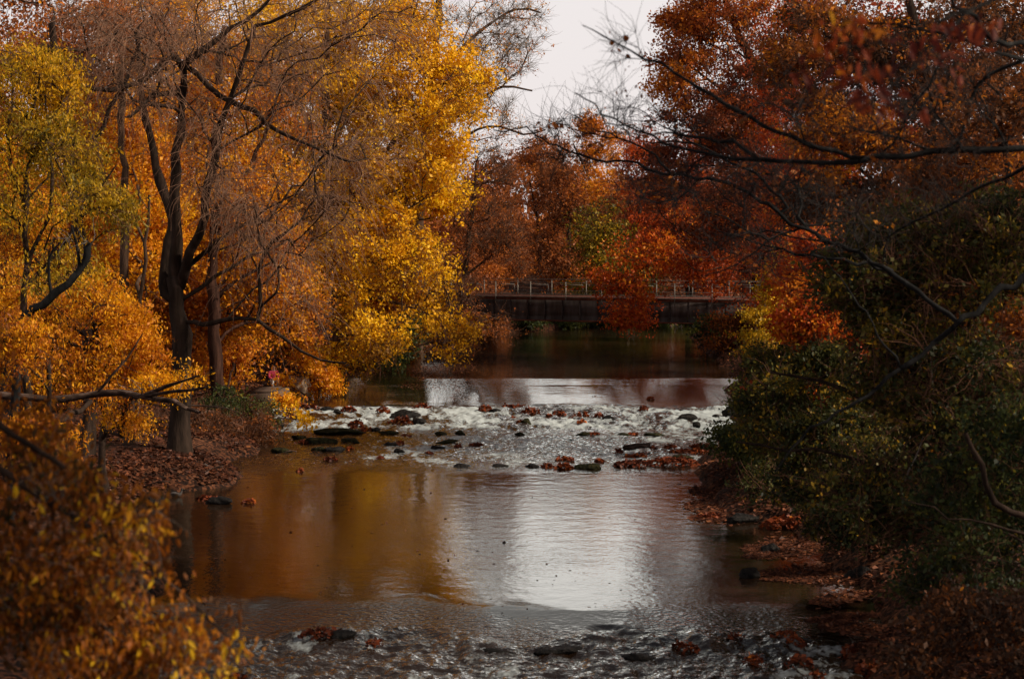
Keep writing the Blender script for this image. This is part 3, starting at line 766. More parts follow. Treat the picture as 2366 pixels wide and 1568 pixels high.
def person_seated(label, loc, yaw, top, trousers):
    e = empty("person", loc, label, "person"); e.rotation_euler = (0, 0, yaw)
    # sits, knees forward (-y), leaning slightly forward, forearms on the knees; origin at the seat
    N = [(0, 0, .10), (0, 0, .24), (0, -.03, .40), (0, -.06, .52), (0, -.09, .60), (0, -.12, .68), (0, -.15, .80)]
    R = [.13, .13, .145, .12, .055, .075, .085]
    E = [(0, 1), (1, 2), (2, 3), (3, 4), (4, 5), (5, 6)]
    def chain(start, pts, rs):
        j = start
        for q, r in zip(pts, rs):
            N.append(q); R.append(r); E.append((j, len(N) - 1)); j = len(N) - 1
        return j
    for s in (-1, 1):
        chain(0, [(s * .10, -.12, .09), (s * .13, -.42, .12), (s * .13, -.44, -.06), (s * .13, -.43, -.30), (s * .13, -.56, -.35)], [.085, .065, .058, .042, .035])
        h = chain(3, [(s * .17, -.08, .51), (s * .22, -.16, .33), (s * .20, -.20, .26), (s * .13, -.38, .21), (s * .12, -.44, .19)], [.06, .047, .043, .034, .03])
        for kf in range(5):
            dx = (kf - 2) * .016
            chain(h, [(s * .12 + dx, -.49, .185), (s * .12 + dx * 1.2, -.525 + abs(dx) * .4, .165)], [.010, .008])
    skin_mesh("body", N, E, R, SKIN, e, 1)
    # face
    v, f = boxes_geo([(-.045, -.245, .755, -.02, -.232, .77), (.02, -.245, .755, .045, -.232, .77)])
    mesh_from("eyes", v, f, 4, HAIR).parent = e
    skin_mesh("nose", [(0, -.225, .75), (0, -.255, .725)], [(0, 1)], [.012, .014], SKIN, e, 1)
    skin_mesh("hair", [(0, -.11, .86), (0, -.07, .80), (0, -.05, .68), (0, -.04, .58)], [(0, 1), (1, 2), (2, 3)], [.085, .095, .075, .05], HAIR, e)
    n = [(0, 0, .13), (0, 0, .26), (0, -.03, .41), (0, -.06, .52), (0, -.085, .58)]; r = [.155, .155, .17, .14, .075]; ed = [(0, 1), (1, 2), (2, 3), (3, 4)]
    for s in (-1, 1):
        b = len(n); n += [(s * .18, -.08, .51), (s * .225, -.16, .33), (s * .205, -.20, .26), (s * .14, -.36, .215)]; r += [.078, .064, .06, .045]
        ed += [(3, b), (b, b + 1), (b + 1, b + 2), (b + 2, b + 3)]
    skin_mesh("jacket", n, ed, r, top, e)
    n = [(0, 0, .08), (0, 0, .16)]; r = [.15, .14]; ed = [(0, 1)]
    for s in (-1, 1):
        b = len(n); n += [(s * .10, -.12, .09), (s * .13, -.42, .12), (s * .13, -.44, -.06), (s * .13, -.43, -.28)]; r += [.10, .082, .072, .06]
        ed += [(0, b), (b, b + 1), (b + 1, b + 2), (b + 2, b + 3)]
    skin_mesh("trousers", n, ed, r, trousers, e)
    for s in (-1, 1):
        skin_mesh("shoe", [(s * .13, -.42, -.33), (s * .13, -.50, -.355), (s * .13, -.60, -.365)], [(0, 1), (1, 2)], [.05, .045, .035], SHOE, e, 1)
    return e
pp = at(631, 884, 92.5)
person_seated("person in a pink jacket and pale trousers sitting on the left bank", pp, 0.35, PINK, PALE)
rock("boulder", "brown seat stone under the person in pink on the left bank", "boulder", pp + np.array([0, .05, -.28]), .45, .5, .42, SLAB, 901, square=.4, yaw=0)

d = on(409, 1147, 0.0)
dk = empty("duck", d, "dark duck swimming beside the left bank leaf litter", "duck"); dk.rotation_euler = (0, 0, 0.15)
DUCK = flat_mat("duck_grey_brown", (0.045, 0.036, 0.032)); DUCKH = flat_mat("duck_dark_head", (0.012, 0.014, 0.012)); BILL = flat_mat("duck_bill", (0.12, 0.09, 0.03))
skin_mesh("body", [(-.24, 0, .10), (-.17, 0, .07), (-.08, 0, .06), (.04, 0, .06), (.11, 0, .08), (.14, 0, .16), (.15, 0, .23), (.185, 0, .245)], [(i, i + 1) for i in range(7)],
          [(.014, .02), (.05, .045), (.085, .075), (.09, .08), (.065, .06), (.034, .034), (.04, .038), (.03, .028)], DUCK, dk)
skin_mesh("head", [(.145, 0, .19), (.152, 0, .235), (.18, 0, .247)], [(0, 1), (1, 2)], [.037, .045, .034], DUCKH, dk)
skin_mesh("bill", [(.205, 0, .24), (.245, 0, .232)], [(0, 1)], [(.018, .012), (.016, .007)], BILL, dk, 1)
for s in (-1, 1):
    skin_mesh("wing", [(.06, s * .075, .10), (-.06, s * .085, .105), (-.19, s * .03, .115)], [(0, 1), (1, 2)], [(.03, .035), (.035, .045), (.012, .012)], flat_mat("duck_wing", (0.06, 0.052, 0.05)), dk, 1)

# ------------------------------------------------------------------ fallen leaves (nobody could count them)
rng = np.random.default_rng(77)
def scatter_ground(n, fx, fy, dens=None):
    x = fx(rng.random(n)); y = fy(rng.random(n)); return x, y
PX = []; 
def region(n, x0, x1, y0, y1):
    x = rng.uniform(x0, x1, n); y = rng.uniform(y0, y1, n); z = ground_h(x, y)
    k = z > level(y) + .01
    k &= fbm(x * .5, y * .5, 91, 4) > rng.uniform(.36, .62, n)
    PX.append(np.stack([x[k], y[k], z[k] + rng.uniform(.01, .05, k.sum())], 1))
region(42000, -17, -8.5, 52, 72); region(26000, -16, -6, 72, 100); region(22000, -10, 0, 98, 134); region(30000, 4.5, 14, 40, 72); region(16000, 5, 16, 72, 130); region(12000, 2, 10, 30, 42)
P = np.vstack(PX)
tint = .21 + .2 * (fbm(P[:, 0], P[:, 1], 5, 3) - .5) * 2 + rng.normal(size=len(P)) * .18
lf = leaves_mesh(rng, "fallen_leaves", P, np.full(len(P), .13), tint, L_LITTER, hang=0, flat=.75, aspect=.75)
tag(lf, "carpet of fallen brown and pink leaves on both banks", "fallen leaves", kind="stuff")
# rafts of leaves floating on the still water
def raft(n, u0, v0, u1, v1, wid, z=None):
    t_ = rng.random(n); uu = u0 + (u1 - u0) * t_ + rng.normal(size=n) * 6; vv = v0 + (v1 - v0) * t_ + rng.normal(size=n) * wid * (0.3 + np.sin(t_ * 3.1))
    q = []
    for a, b in zip(uu, vv):
        zz = Z_UP if b < 905 else 0.0
        p = on(a, b, zz); q.append([p[0], p[1], zz + .012])
    return np.array(q)
FL = [raft(2600, 1000, 812, 1110, 800, 12), raft(3200, 950, 860, 1100, 842, 14), raft(1500, 930, 890, 1090, 885, 10),
      raft(2600, 1720, 1268, 1900, 1262, 9), raft(1500, 1720, 1286, 1830, 1272, 4), raft(3000, 1745, 1325, 2100, 1312, 8), raft(1500, 1760, 1338, 2110, 1340, 4), raft(1400, 1880, 1392, 2010, 1370, 6),
      raft(1600, 1870, 1434, 2020, 1420, 4), raft(1500, 1900, 1447, 2060, 1456, 6), raft(2600, 1600, 1132, 1780, 1140, 8), raft(1700, 1590, 1170, 1720, 1160, 10), raft(1500, 1600, 1196, 1800, 1190, 6)]
n = 900
sc = [on(a, b, 0) for a, b in zip(rng.uniform(420, 1750, n), rng.uniform(1110, 1440, n))]
FL.append(np.array([[p[0], p[1], .012] for p in sc])[rng.random(n) < .2])
n = 500
sc = [on(a, b, Z_UP) for a, b in zip(rng.uniform(800, 1650, n), rng.uniform(800, 890, n))]
FL.append(np.array([[p[0], p[1], Z_UP + .012] for p in sc])[rng.random(n) < .35])
P = np.vstack(FL)
k = (P[:, 0] > edgeL(P[:, 1]) - 3)
P = P[k]
lone = np.where((P[:, 0] > edgeL(P[:, 1]) + 2) & (P[:, 0] < edgeR(P[:, 1]) - 1.5), .07, .12)
lf = leaves_mesh(rng, "floating_leaves", P, lone, 0.24 + rng.normal(size=len(P)) * .2, L_LITTER, hang=0, flat=.93, aspect=.75)
tag(lf, "pale rafts of leaves floating on the still water", "floating leaves", kind="stuff")

for k, (u, v, du, dv, lab) in enumerate([(470, 1092, 46, -16, "thin grey stick lying on the leaf litter right of the willow trunk"), (392, 1112, -60, 12, "dark stick on the leaf litter in front of the willow trunk"),
        (655, 1046, 30, 16, "pale stick poking out of the bank into the water left of the rapids"), (1730, 1150, 70, -14, "dark stick lying over the leaf raft on the right bank"), (1905, 1190, 60, 20, "long thin stick under the green bush on the right bank")]):
    z_ = 0.0
    for it in range(6):
        a_ = on(u, v, z_); z_ = max(float(ground_h(a_[:1], a_[1:2])[0]), 0) + .05
    b_ = at(u + du, v + dv, a_[1] + .5); b_[2] = max(b_[2], z_)
    log(lab, [a_, (a_ + b_) / 2 + np.array([0, 0, .06]), b_], .022, DEADWOOD, 40 + k, "stick")
# ------------------------------------------------------------------ trees
def gz(x, Y): return float(ground_h(np.array([x]), np.array([min(Y, 168)]))[0])
def stem(pts, Y, r0, r1, dY=None):
    """photo polyline at depth Y -> world polyline"""
    q = np.array([at(u, v, Y + (0 if dY is None else dY * i / max(1, len(pts) - 1))) for i, (u, v) in enumerate(pts)])
    return (q, r0, r1)
def root_stem(pts, Y, r0, r1, dY=None):
    q, a, b = stem(pts, Y, r0, r1, dY)
    base = q[0].copy(); base[2] = min(base[2], gz(base[0], base[1]) - .15)
    if abs(base[2] - q[0][2]) > .05: q = np.vstack([base, q]) if base[2] < q[0][2] - .3 else np.vstack([base, q[1:]])
    return (q, a, b)

exec_order = []
# --- left bank
tree("bare_willow", "big dark multi-stemmed tree with bare drooping pinkish twigs on the left bank", "tree",
     [root_stem([(412, 1078), (418, 950), (420, 830), (412, 720), (404, 640)], 67, .40, .28),
      stem([(404, 650), (408, 560), (402, 480), (408, 400), (418, 260), (425, 150)], 67, .24, .10, -1.5),
      stem([(398, 690), (372, 660), (388, 560), (398, 500), (372, 420), (345, 310), (322, 200), (318, 60)], 67, .24, .07, 2),
      stem([(416, 660), (440, 580), (466, 500), (482, 420), (520, 260), (590, 60)], 67, .19, .06, -3),
      stem([(425, 165), (400, 130), (330, 185), (250, 205), (175, 190)], 66, .16, .05, -2),
      stem([(410, 215), (350, 225), (300, 270)], 66, .13, .05, -1),
      stem([(425, 150), (480, 195), (560, 245), (640, 300), (720, 335), (800, 372)], 66, .13, .03, -4),
      stem([(440, 610), (500, 560), (590, 500), (640, 470)], 67, .09, .03, -2),
      stem([(424, 745), (470, 742), (520, 742), (592, 735), (650, 785), (740, 828), (800, 838)], 67, .10, .03, -3),
      stem([(424, 690), (500, 640), (580, 590), (660, 560)], 67, .08, .03, 1.5),
      stem([(590, 60), (700, 20), (800, -60)], 64, .08, .03, -2),
      stem([(425, 150), (500, 90), (600, 20), (700, -50)], 65, .1, .03)],
     [(480, 130, 330, 190, 65, 4.5, 230, .5), (640, 380, 230, 180, 64, 4, 150, .5), (330, 90, 200, 120, 66, 4, 90, .5), (840, 40, 160, 90, 64, 4, 40, .5), (640, 600, 150, 120, 65, 3, 50, .5), (900, 250, 90, 120, 64, 3, 16, .5)],
     11, None, bark=BARK_DARK, twig=TWIG_PINK, twigs_per=8, twig_len=1.7, twig_grav=-1.6, twig_r=.0105, wob=.16, sag=.14, r_tip=.012, r_grow=.009, leaf_thin=10, twig_seg=5, twig_wob=.22)
tree("golden_tree", "large bright golden-yellow tree leaning over the river left of the bridge", "tree",
     [root_stem([(786, 892), (784, 800), (780, 700), (772, 560), (760, 400), (750, 200), (760, 20)], 97, .38, .12),
      stem([(776, 620), (840, 540), (920, 525), (1000, 560)], 97, .15, .04, -3), stem([(770, 520), (860, 400), (960, 260), (1040, 180)], 97, .17, .04, -2),
      stem([(760, 400), (850, 250), (930, 100), (980, -40)], 97, .15, .04), stem([(780, 680), (880, 690), (980, 720), (1080, 760)], 97, .10, .03, -2),
      stem([(760, 380), (700, 250), (660, 100)], 97, .14, .05)],
     [(940, 320, 190, 190, 96, 5, 150, .58), (1060, 230, 90, 130, 95, 3.5, 70, .66), (800, 20, 200, 100, 97, 4, 70, .5), (600, 200, 160, 200, 99, 4, 60, .46), (1030, 400, 80, 80, 95, 3, 44, .66), (880, 130, 200, 140, 97, 4.5, 110, .55), (860, 600, 130, 100, 94, 4, 95, .64), (970, 590, 90, 60, 94, 3, 45, .66),
      (850, 760, 100, 80, 94, 3.5, 60, .5), (780, 430, 130, 130, 97, 4, 70, .48), (700, 250, 120, 160, 98, 4, 60, .42), (1000, 690, 90, 80, 95, 3, 36, .5), (1060, 790, 50, 60, 95, 2, 14, .5), (880, 480, 140, 60, 96, 4, 45, .55), (820, 830, 80, 40, 95, 2, 20, .42)],
     12, L_YELLOW, leaf_size=.15, per=105, clump=.34, zsq=.9, bark=BARK_BROWN, twig=TWIG_BROWN, twigs_per=8, twig_len=1.3, twig_grav=-.5, spread=.24)
tree("bare_oak", "pale grey nearly leafless tree against the sky behind the golden tree", "tree",
     [root_stem([(960, 800), (965, 600), (985, 300), (1010, 80), (1020, -100)], 116, .42, .16), stem([(985, 320), (1080, 250), (1160, 200), (1230, 210)], 116, .14, .05), stem([(1000, 180), (1100, 80), (1190, 20), (1250, 30)], 116, .14, .05),
      stem([(980, 400), (1060, 330), (1130, 290), (1210, 310), (1260, 300)], 116, .12, .04)],
     [(1130, 90, 110, 130, 116, 4, 120, .5), (1200, 60, 70, 70, 116, 3, 40, .5), (1130, 260, 80, 110, 116, 3, 70, .5), (1000, -20, 120, 80, 116, 4, 50, .5)],
     13, L_GOLD, leaf_size=.11, per=14, clump=.5, bark=BARK_BROWN, twig=TWIG_GREY, twigs_per=11, twig_len=1.1, twig_grav=.2, twig_r=.012, wob=.18, r_grow=.011)
tree("russet_alder", "bare brown twiggy tree leaning from the left bank across the end of the bridge", "tree",
     [root_stem([(1020, 815), (1040, 740), (1070, 640), (1090, 500), (1100, 380)], 120, .26, .08), stem([(1070, 640), (1120, 600), (1180, 560)], 120, .09, .03), stem([(1045, 730), (1100, 720), (1160, 740)], 120, .08, .03)],
     [(1130, 470, 90, 130, 120, 4, 120, .35), (1180, 560, 60, 80, 119, 3, 50, .35), (1080, 630, 80, 80, 118, 3, 26, .4), (1130, 750, 60, 50, 117, 2.5, 26, .4), (1060, 750, 70, 70, 113, 2, 40, .55)],
     14, L_RUSSET, leaf_size=.13, per=24, clump=.45, bark=BARK_BROWN, twig=TWIG_BROWN, twigs_per=12, twig_len=1.1, twig_grav=-.1, twig_r=.012)
tree("olive_willow", "feathery olive-yellow willow at the upper left edge of the photo", "tree",
     [root_stem([(62, 1120), (60, 900), (58, 680), (62, 540), (60, 400)], 54, .14, .07), stem([(60, 640), (95, 540), (120, 470), (110, 330), (105, 220)], 54, .07, .03), stem([(60, 500), (20, 350), (30, 200)], 54, .06, .03),
      stem([(60, 660), (150, 560), (220, 450), (270, 380)], 54, .06, .02)],
     [(60, 190, 130, 85, 54, 2, 90, .68), (40, 330, 110, 90, 54, 2, 60, .52), (160, 340, 80, 110, 54, 2, 46, .46), (220, 500, 80, 90, 54, 2, 36, .42), (60, 480, 80, 60, 54, 2, 14, .4), (130, 620, 90, 60, 53, 2, 20, .42)],
     15, L_OLIVE, leaf_size=.11, per=105, clump=.24, bark=BARK_DARK, twig=TWIG_BROWN, twigs_per=4, twig_len=.8, twig_grav=-.6, zsq=.9, hang=1.6, aspect=.32)
tree("orange_sapling", "leafy orange-gold young tree behind the broken dead limb at left", "tree",
     [root_stem([(235, 1075), (240, 960), (230, 860), (220, 760), (240, 650)], 58, .12, .05), stem([(230, 860), (300, 780), (360, 740)], 58, .05, .02), stem([(225, 800), (150, 740), (110, 690)], 58, .05, .02)],
     [(230, 720, 115, 80, 57, 2, 66, .62), (290, 810, 80, 70, 57, 2, 50, .58), (130, 770, 110, 90, 57, 2, 60, .5), (230, 880, 150, 60, 56, 2, 55, .55), (400, 890, 80, 25, 56, 1.2, 24, .74), (300, 970, 70, 50, 57, 1.5, 20, .62), (90, 500, 110, 60, 60, 2, 50, .66), (50, 640, 60, 80, 60, 2, 30, .6), (40, 800, 90, 70, 49, 1, 34, .5), (90, 1010, 120, 60, 50, 1, 34, .42)],
     16, L_GOLD, leaf_size=.095, per=120, clump=.24, bark=BARK_DARK, twig=TWIG_DARK, twigs_per=3, twig_len=.7, twig_grav=-.4, zsq=.75, hang=1.4, aspect=.4)
tree("twin_trunk_tree", "tall tree with two close slender trunks rising through the leaves at left", "tree",
     [root_stem([(300, 1080), (302, 960), (296, 800), (288, 660), (286, 520), (284, 380), (280, 150)], 68, .22, .10), root_stem([(322, 1080), (320, 960), (312, 820), (330, 640), (345, 450)], 69, .10, .05),
      stem([(286, 500), (230, 380), (200, 260)], 68, .08, .03)],
     [(250, 330, 150, 150, 72, 4, 80, .5), (330, 520, 120, 150, 73, 3, 80, .62), (330, 640, 90, 80, 73, 3, 40, .6), (200, 480, 80, 120, 72, 3, 40, .55)],
     17, L_GOLD, leaf_size=.14, per=120, clump=.4, bark=BARK_BROWN, twig=TWIG_BROWN, twigs_per=4)
tree("stout_trunk_tree", "stout reddish-brown trunk with orange leaves right of the bare willow", "tree",
     [root_stem([(520, 1010), (505, 900), (496, 800), (490, 680), (495, 500), (500, 250), (520, 60)], 80, .31, .12), stem([(492, 700), (560, 640), (640, 600)], 80, .12, .04), stem([(495, 480), (580, 380), (640, 250)], 80, .15, .05)],
     [(560, 450, 160, 150, 82, 4, 90, .52), (640, 690, 130, 100, 84, 3.5, 70, .45), (560, 250, 180, 140, 83, 4, 90, .45), (540, 820, 70, 60, 90, 2.5, 30, .42), (540, 600, 80, 100, 83, 3, 40, .55)],
     18, L_GOLD, leaf_size=.14, per=120, clump=.5, bark=BARK_RED, twig=TWIG_BROWN, twigs_per=5)
tree("dark_trunk_tree", "dark flaring trunk standing in leaf litter at the far left of the bank", "tree",
     [root_stem([(190, 1082), (200, 1000), (206, 900), (205, 760), (190, 560), (150, 300), (120, 60)], 65, .30, .12), stem([(200, 700), (120, 560), (60, 420)], 65, .10, .04), stem([(170, 420), (260, 250), (330, 80)], 65, .1, .04)],
     [(120, 80, 200, 120, 70, 4, 90, .35), (60, 560, 120, 120, 72, 3, 60, .6), (250, 120, 150, 130, 72, 4, 60, .4)],
     19, L_RUSSET, leaf_size=.13, per=70, clump=.5, bark=BARK_DARK, twig=TWIG_BROWN, twigs_per=7)
root = tree("dead_snag", "thick broken dark dead limb reaching up at the left edge", "dead tree",
     [root_stem([(20, 1100), (38, 900), (50, 745), (100, 700), (160, 655), (195, 610), (202, 572)], 51, .13, .09), stem([(185, 630), (178, 560), (165, 520)], 51, .05, .02), stem([(120, 690), (110, 600), (140, 560)], 51, .05, .02)],
     [(180, 560, 40, 30, 51, .5, 5, .5)], 20, None, bark=BARK_BLACK, twig=TWIG_GREY, twigs_per=3, twig_len=.5, knot=.02)
tree("dead_limb", "weathered broken dead limb stretched level above the left bank", "dead tree",
     [(np.array([at(-330, 1130, 52), at(-200, 960, 52), at(-60, 915, 52), at(60, 916, 52), at(150, 922, 52), at(240, 908, 52), at(330, 915, 51.5), at(400, 928, 51), at(462, 952, 50.6)]), .16, .05),
      stem([(330, 915), (390, 888), (458, 868)], 51.5, .06, .03, -1), stem([(310, 918), (400, 905), (480, 894)], 51.5, .06, .03, -1.5), stem([(225, 910), (290, 830), (330, 770)], 52, .045, .015), stem([(430, 935), (500, 938), (552, 954)], 51, .03, .012)],
     [(330, 890, 100, 30, 51, .5, 6, .5)], 21, None, bark=DEADWOOD, twig=TWIG_GREY, twigs_per=2, twig_len=.5, knot=.025)
# --- lower left, close to the camera
tree("overhanging_beech", "near out-of-focus tree with orange and yellow leaves drooping in the lower left corner", "tree",
     [(np.array([[-8.4, 17.5, -.4], [-8.0, 17.4, 3], [-7.4, 17.2, 6], [-6.8, 17, 8.4]]), .22, .12),
      (np.array([at(-460, 700, 17), at(-200, 850, 17), at(0, 980, 16.8), at(150, 1080, 16.6)]), .06, .022), (np.array([at(-300, 790, 17), at(-60, 1040, 17), at(150, 1180, 16.7), at(330, 1290, 16.4), at(450, 1400, 16.2), at(540, 1480, 16)]), .05, .010),
      (np.array([at(-460, 700, 17), at(-200, 1150, 17), at(0, 1300, 16.8), at(200, 1420, 16.5), at(330, 1520, 16.3)]), .05, .012)],
     [(100, 1150, 160, 120, 17, .9, 110, .38), (60, 1350, 180, 150, 16.8, .9, 160, .32), (290, 1300, 130, 110, 16.4, .7, 74, .42), (240, 1470, 200, 110, 16.4, .8, 90, .35), (450, 1480, 120, 70, 16.1, .5, 44, .48), (60, 1000, 90, 70, 17.4, .8, 45, .5), (350, 1210, 55, 70, 16.4, .4, 16, .62), (490, 1530, 60, 40, 16, .3, 12, .6), (-60, 850, 90, 120, 17.6, .9, 40, .5)],
     22, L_OVERHANG, leaf_size=.068, per=18, clump=.11, fleck=.08, bark=BARK_DARK, twig=TWIG_GREY, twigs_per=2, twig_len=.3, twig_grav=-.6, twig_r=.0022, zsq=1, hang=1.8, shaped=True, aspect=.42, r_tip=.002, r_grow=.0018, step=.12, wob=.14, knot=.01, spread=.14)

# --- right side, near dark limbs
tree("dark_limbed_oak", "near dark oak whose long bare limbs sweep in from the right edge", "tree",
     [(np.array([[10.6, 25, -.2], [10.2, 25, 4], [9.6, 25, 8], [9.0, 24.8, 11], [8.6, 24.5, 14]]), .34, .2),
      (np.array([at(2780, 330, 25), at(2500, 325, 24.5), at(2366, 342, 24), at(2150, 352, 24), at(1980, 368, 24), at(1800, 372, 24.4), at(1600, 350, 25), at(1420, 275, 25.5), at(1330, 215, 26)]), .062, .008),
      (np.array([at(2780, 420, 25), at(2600, 330, 25), at(2420, 370, 25.5), at(2250, 440, 26), at(2050, 550, 26.5)]), .05, .012),
      (np.array([at(2000, 366, 24), at(1860, 335, 24), at(1700, 255, 24.2), at(1560, 170, 24.6), at(1430, 100, 25), at(1345, 58, 25.2)]), .045, .006),
      (np.array([at(1760, 372, 24.4), at(1690, 330, 25), at(1560, 310, 25.4), at(1400, 285, 25.8)]), .03, .006),
      (np.array([at(2780, 60, 25), at(2500, 130, 24.5), at(2366, 140, 24), at(2200, 80, 23.6), at(2050, 60, 23.5), at(1900, 40, 23.5)]), .05, .007),
      (np.array([at(2780, -40, 25), at(2500, 60, 23), at(2330, 100, 22), at(2240, 40, 21.6), at(2160, -40, 21.4)]), .06, .02),
      (np.array([at(2366, 140, 24), at(2260, 190, 24), at(2220, 330, 24), at(2190, 350, 24)]), .028, .015), (np.array([at(2200, 90, 23.6), at(2140, 200, 23.8), at(2060, 330, 24), at(2030, 362, 24)]), .02, .012)],
     [(1900, 250, 260, 110, 24, 1.6, 60, .4), (1700, 420, 280, 60, 25, 1.5, 46, .4), (2150, 200, 220, 140, 23.5, 1.5, 50, .4), (2100, 430, 200, 80, 25, 1.5, 30, .4), (1480, 150, 100, 80, 25, .8, 9, .4), (1380, 240, 80, 50, 25.6, .6, 8, .4), (2250, 280, 120, 200, 24, 1.2, 26, .4)],
     31, L_DARKRUST, leaf_size=.08, per=1.2, clump=.16, bark=BARK_BLACK, twig=TWIG_DARK, twigs_per=8, twig_len=.55, twig_grav=.1, twig_r=.0035, r_tip=.0035, r_grow=.0045, step=.18, wob=.16, knot=.018, shaped=True, hang=1.2)
tree("leaning_limb_oak", "dark moss-streaked limb crossing from the right bank up to the left over the bridge", "tree",
     [(np.array([[11.2, 34, -.2], [11, 34, 3], [10.4, 33.8, 5.5], [9.9, 33.6, 7.0]]), .28, .16),
      (np.array([at(2620, 560, 32.5), at(2500, 590, 32.4), at(2366, 640, 32.2), at(2230, 735, 32), at(2080, 850, 32), at(1960, 940, 32), at(1850, 1010, 32), at(1790, 1090, 32)]), .075, .014),
      (np.array([at(2215, 748, 32), at(2144, 687, 32.2), at(2011, 603, 32.6), at(1861, 530, 33), at(1760, 462, 33), at(1700, 432, 33.2), at(1550, 400, 33.8), at(1400, 370, 34.5), at(1270, 335, 35), at(1215, 300, 35.4), at(1140, 300, 35.8)]), .050, .010),
      (np.array([at(2080, 850, 32), at(1990, 700, 32), at(1900, 600, 32.3), at(1880, 560, 32.4)]), .02, .007),
      (np.array([at(1820, 480, 33), at(1740, 400, 33), at(1600, 330, 33.4), at(1470, 250, 34)]), .03, .006), (np.array([at(2060, 625, 33), at(1950, 600, 33), at(1840, 585, 33), at(1740, 560, 33.3), at(1640, 520, 33.6)]), .035, .008),
      (np.array([at(1550, 400, 33.8), at(1480, 340, 34.2), at(1380, 300, 34.6), at(1300, 250, 35)]), .022, .005), (np.array([at(1900, 520, 33), at(1800, 540, 33), at(1700, 610, 33), at(1620, 640, 33)]), .025, .007)],
     [(1650, 430, 260, 70, 33.4, 1.6, 60, .4), (1330, 330, 140, 60, 34.8, 1, 40, .4), (1900, 520, 170, 90, 33, 1.4, 36, .4), (1500, 300, 130, 70, 34, 1, 26, .4), (1700, 570, 150, 70, 33.2, 1.2, 26, .4)],
     32, L_RUSSET, leaf_size=.09, per=2.0, clump=.18, bark=BARK_BLACK, twig=TWIG_DARK, twigs_per=9, twig_len=.7, twig_grav=.15, twig_r=.005, r_tip=.005, r_grow=.006, step=.2, wob=.17, knot=.03)
tree("red_leaved_branch_tree", "near blurred branch with big dark red leaves hanging at the upper right", "tree",
     [(np.array([[7.6, 15, 0], [7.4, 15, 5], [6.9, 14.8, 9], [6.4, 14.6, 11.2]]), .2, .1), (np.array([at(2900, -120, 14.4), at(2500, -60, 14), at(2250, 20, 13.8), at(2050, 90, 13.6), at(1930, 140, 13.6)]), .04, .006),
      (np.array([at(2250, 20, 13.8), at(2150, 120, 13.6), at(2060, 200, 13.4), at(1980, 260, 13.3)]), .012, .004)],
     [(2000, 140, 170, 100, 13.6, .5, 34, .36), (2020, 220, 110, 60, 13.4, .4, 22, .42), (2150, 100, 130, 100, 13.7, .5, 18, .3), (1900, 60, 80, 50, 13.6, .4, 8, .4)],
     33, L_DARKRED, leaf_size=.09, per=2.6, clump=.09, bark=BARK_BLACK, twig=TWIG_DARK, twigs_per=2, twig_len=.2, twig_r=.002, r_tip=.002, r_grow=.002, step=.1, wob=.15, knot=.008, shaped=True, hang=1.6, aspect=.45)
# --- right bank foliage
tree("green_buckthorn", "big dark green bush leaning over the right bank below the limbs", "shrub",
     [root_stem([(2330, 1300), (2250, 1050), (2120, 900), (2020, 760), (1960, 640)], 43, .16, .05), stem([(2250, 1050), (2060, 960), (1900, 880), (1780, 860)], 43, .08, .02), stem([(2120, 900), (2250, 700), (2330, 560)], 43, .08, .03),
      stem([(2280, 1120), (2050, 1080), (1880, 1040), (1700, 1020)], 43, .07, .02)],
     [(2000, 640, 130, 100, 43, 2.5, 90, .42), (2200, 620, 190, 150, 43, 3, 130, .40), (2120, 850, 210, 150, 42, 3, 150, .40), (2250, 1000, 180, 180, 41, 3, 140, .30), (2050, 1160, 200, 80, 41, 2.4, 90, .30), (2350, 800, 120, 300, 42, 2, 90, .3), (2180, 1180, 180, 90, 41, 2, 80, .28), (2060, 740, 90, 100, 44, 2, 50, .40), (2300, 560, 130, 120, 43, 2, 60, .40), (2080, 540, 130, 70, 44, 2, 50, .46)],
     41, L_BUSH, leaf_size=.105, per=72, clump=.2, bark=BARK_DARK, twig=TWIG_BROWN, twigs_per=6, twig_len=1.0, twig_grav=-.2, zsq=.8, spread=.16, fleck=.045)
tree("rusty_brush", "dark rusty brush filling the lower right corner of the photo", "shrub",
     [root_stem([(2480, 1500), (2420, 1250), (2300, 1150), (2230, 1000)], 33, .10, .04), (np.array([at(2420, 1250, 33), at(2200, 1190, 33), at(2080, 1150, 33)]), .03, .01)],
     [(2230, 1440, 170, 80, 32, 1.4, 70, .06), (2350, 1490, 140, 110, 31, 1.4, 80, .04), (2150, 1530, 90, 40, 31, 1, 26, .1)],
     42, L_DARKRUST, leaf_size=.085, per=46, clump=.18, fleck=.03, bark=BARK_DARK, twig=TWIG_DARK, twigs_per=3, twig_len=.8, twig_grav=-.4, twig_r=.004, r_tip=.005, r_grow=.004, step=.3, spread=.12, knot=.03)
tree("olive_thicket", "loose olive-yellow thicket between the dark green bush and the rapids", "shrub",
     [root_stem([(2120, 1190), (2020, 1140), (1900, 1060), (1850, 980), (1800, 860)], 48, .08, .03), stem([(1890, 1100), (1800, 1040), (1730, 1000)], 48, .04, .015)],
     [(1870, 880, 110, 90, 48, 2, 70, .38), (1950, 1030, 170, 90, 47, 2.4, 100, .33), (1770, 970, 80, 70, 49, 1.5, 40, .44), (1770, 840, 70, 60, 50, 1.6, 34, .42), (1830, 1000, 110, 90, 48, 2, 60, .36), (1930, 1120, 150, 60, 47, 1.6, 70, .30), (2000, 1160, 130, 60, 49, 1.6, 50, .2), (1800, 1110, 90, 46, 53, 1.4, 50, .3), (1960, 1215, 120, 40, 48, 1.2, 46, .18)],
     58, L_BUSH, leaf_size=.10, per=80, clump=.22, bark=BARK_DARK, twig=TWIG_BROWN, twigs_per=4, twig_len=.7, fleck=.08, r_grow=.006)
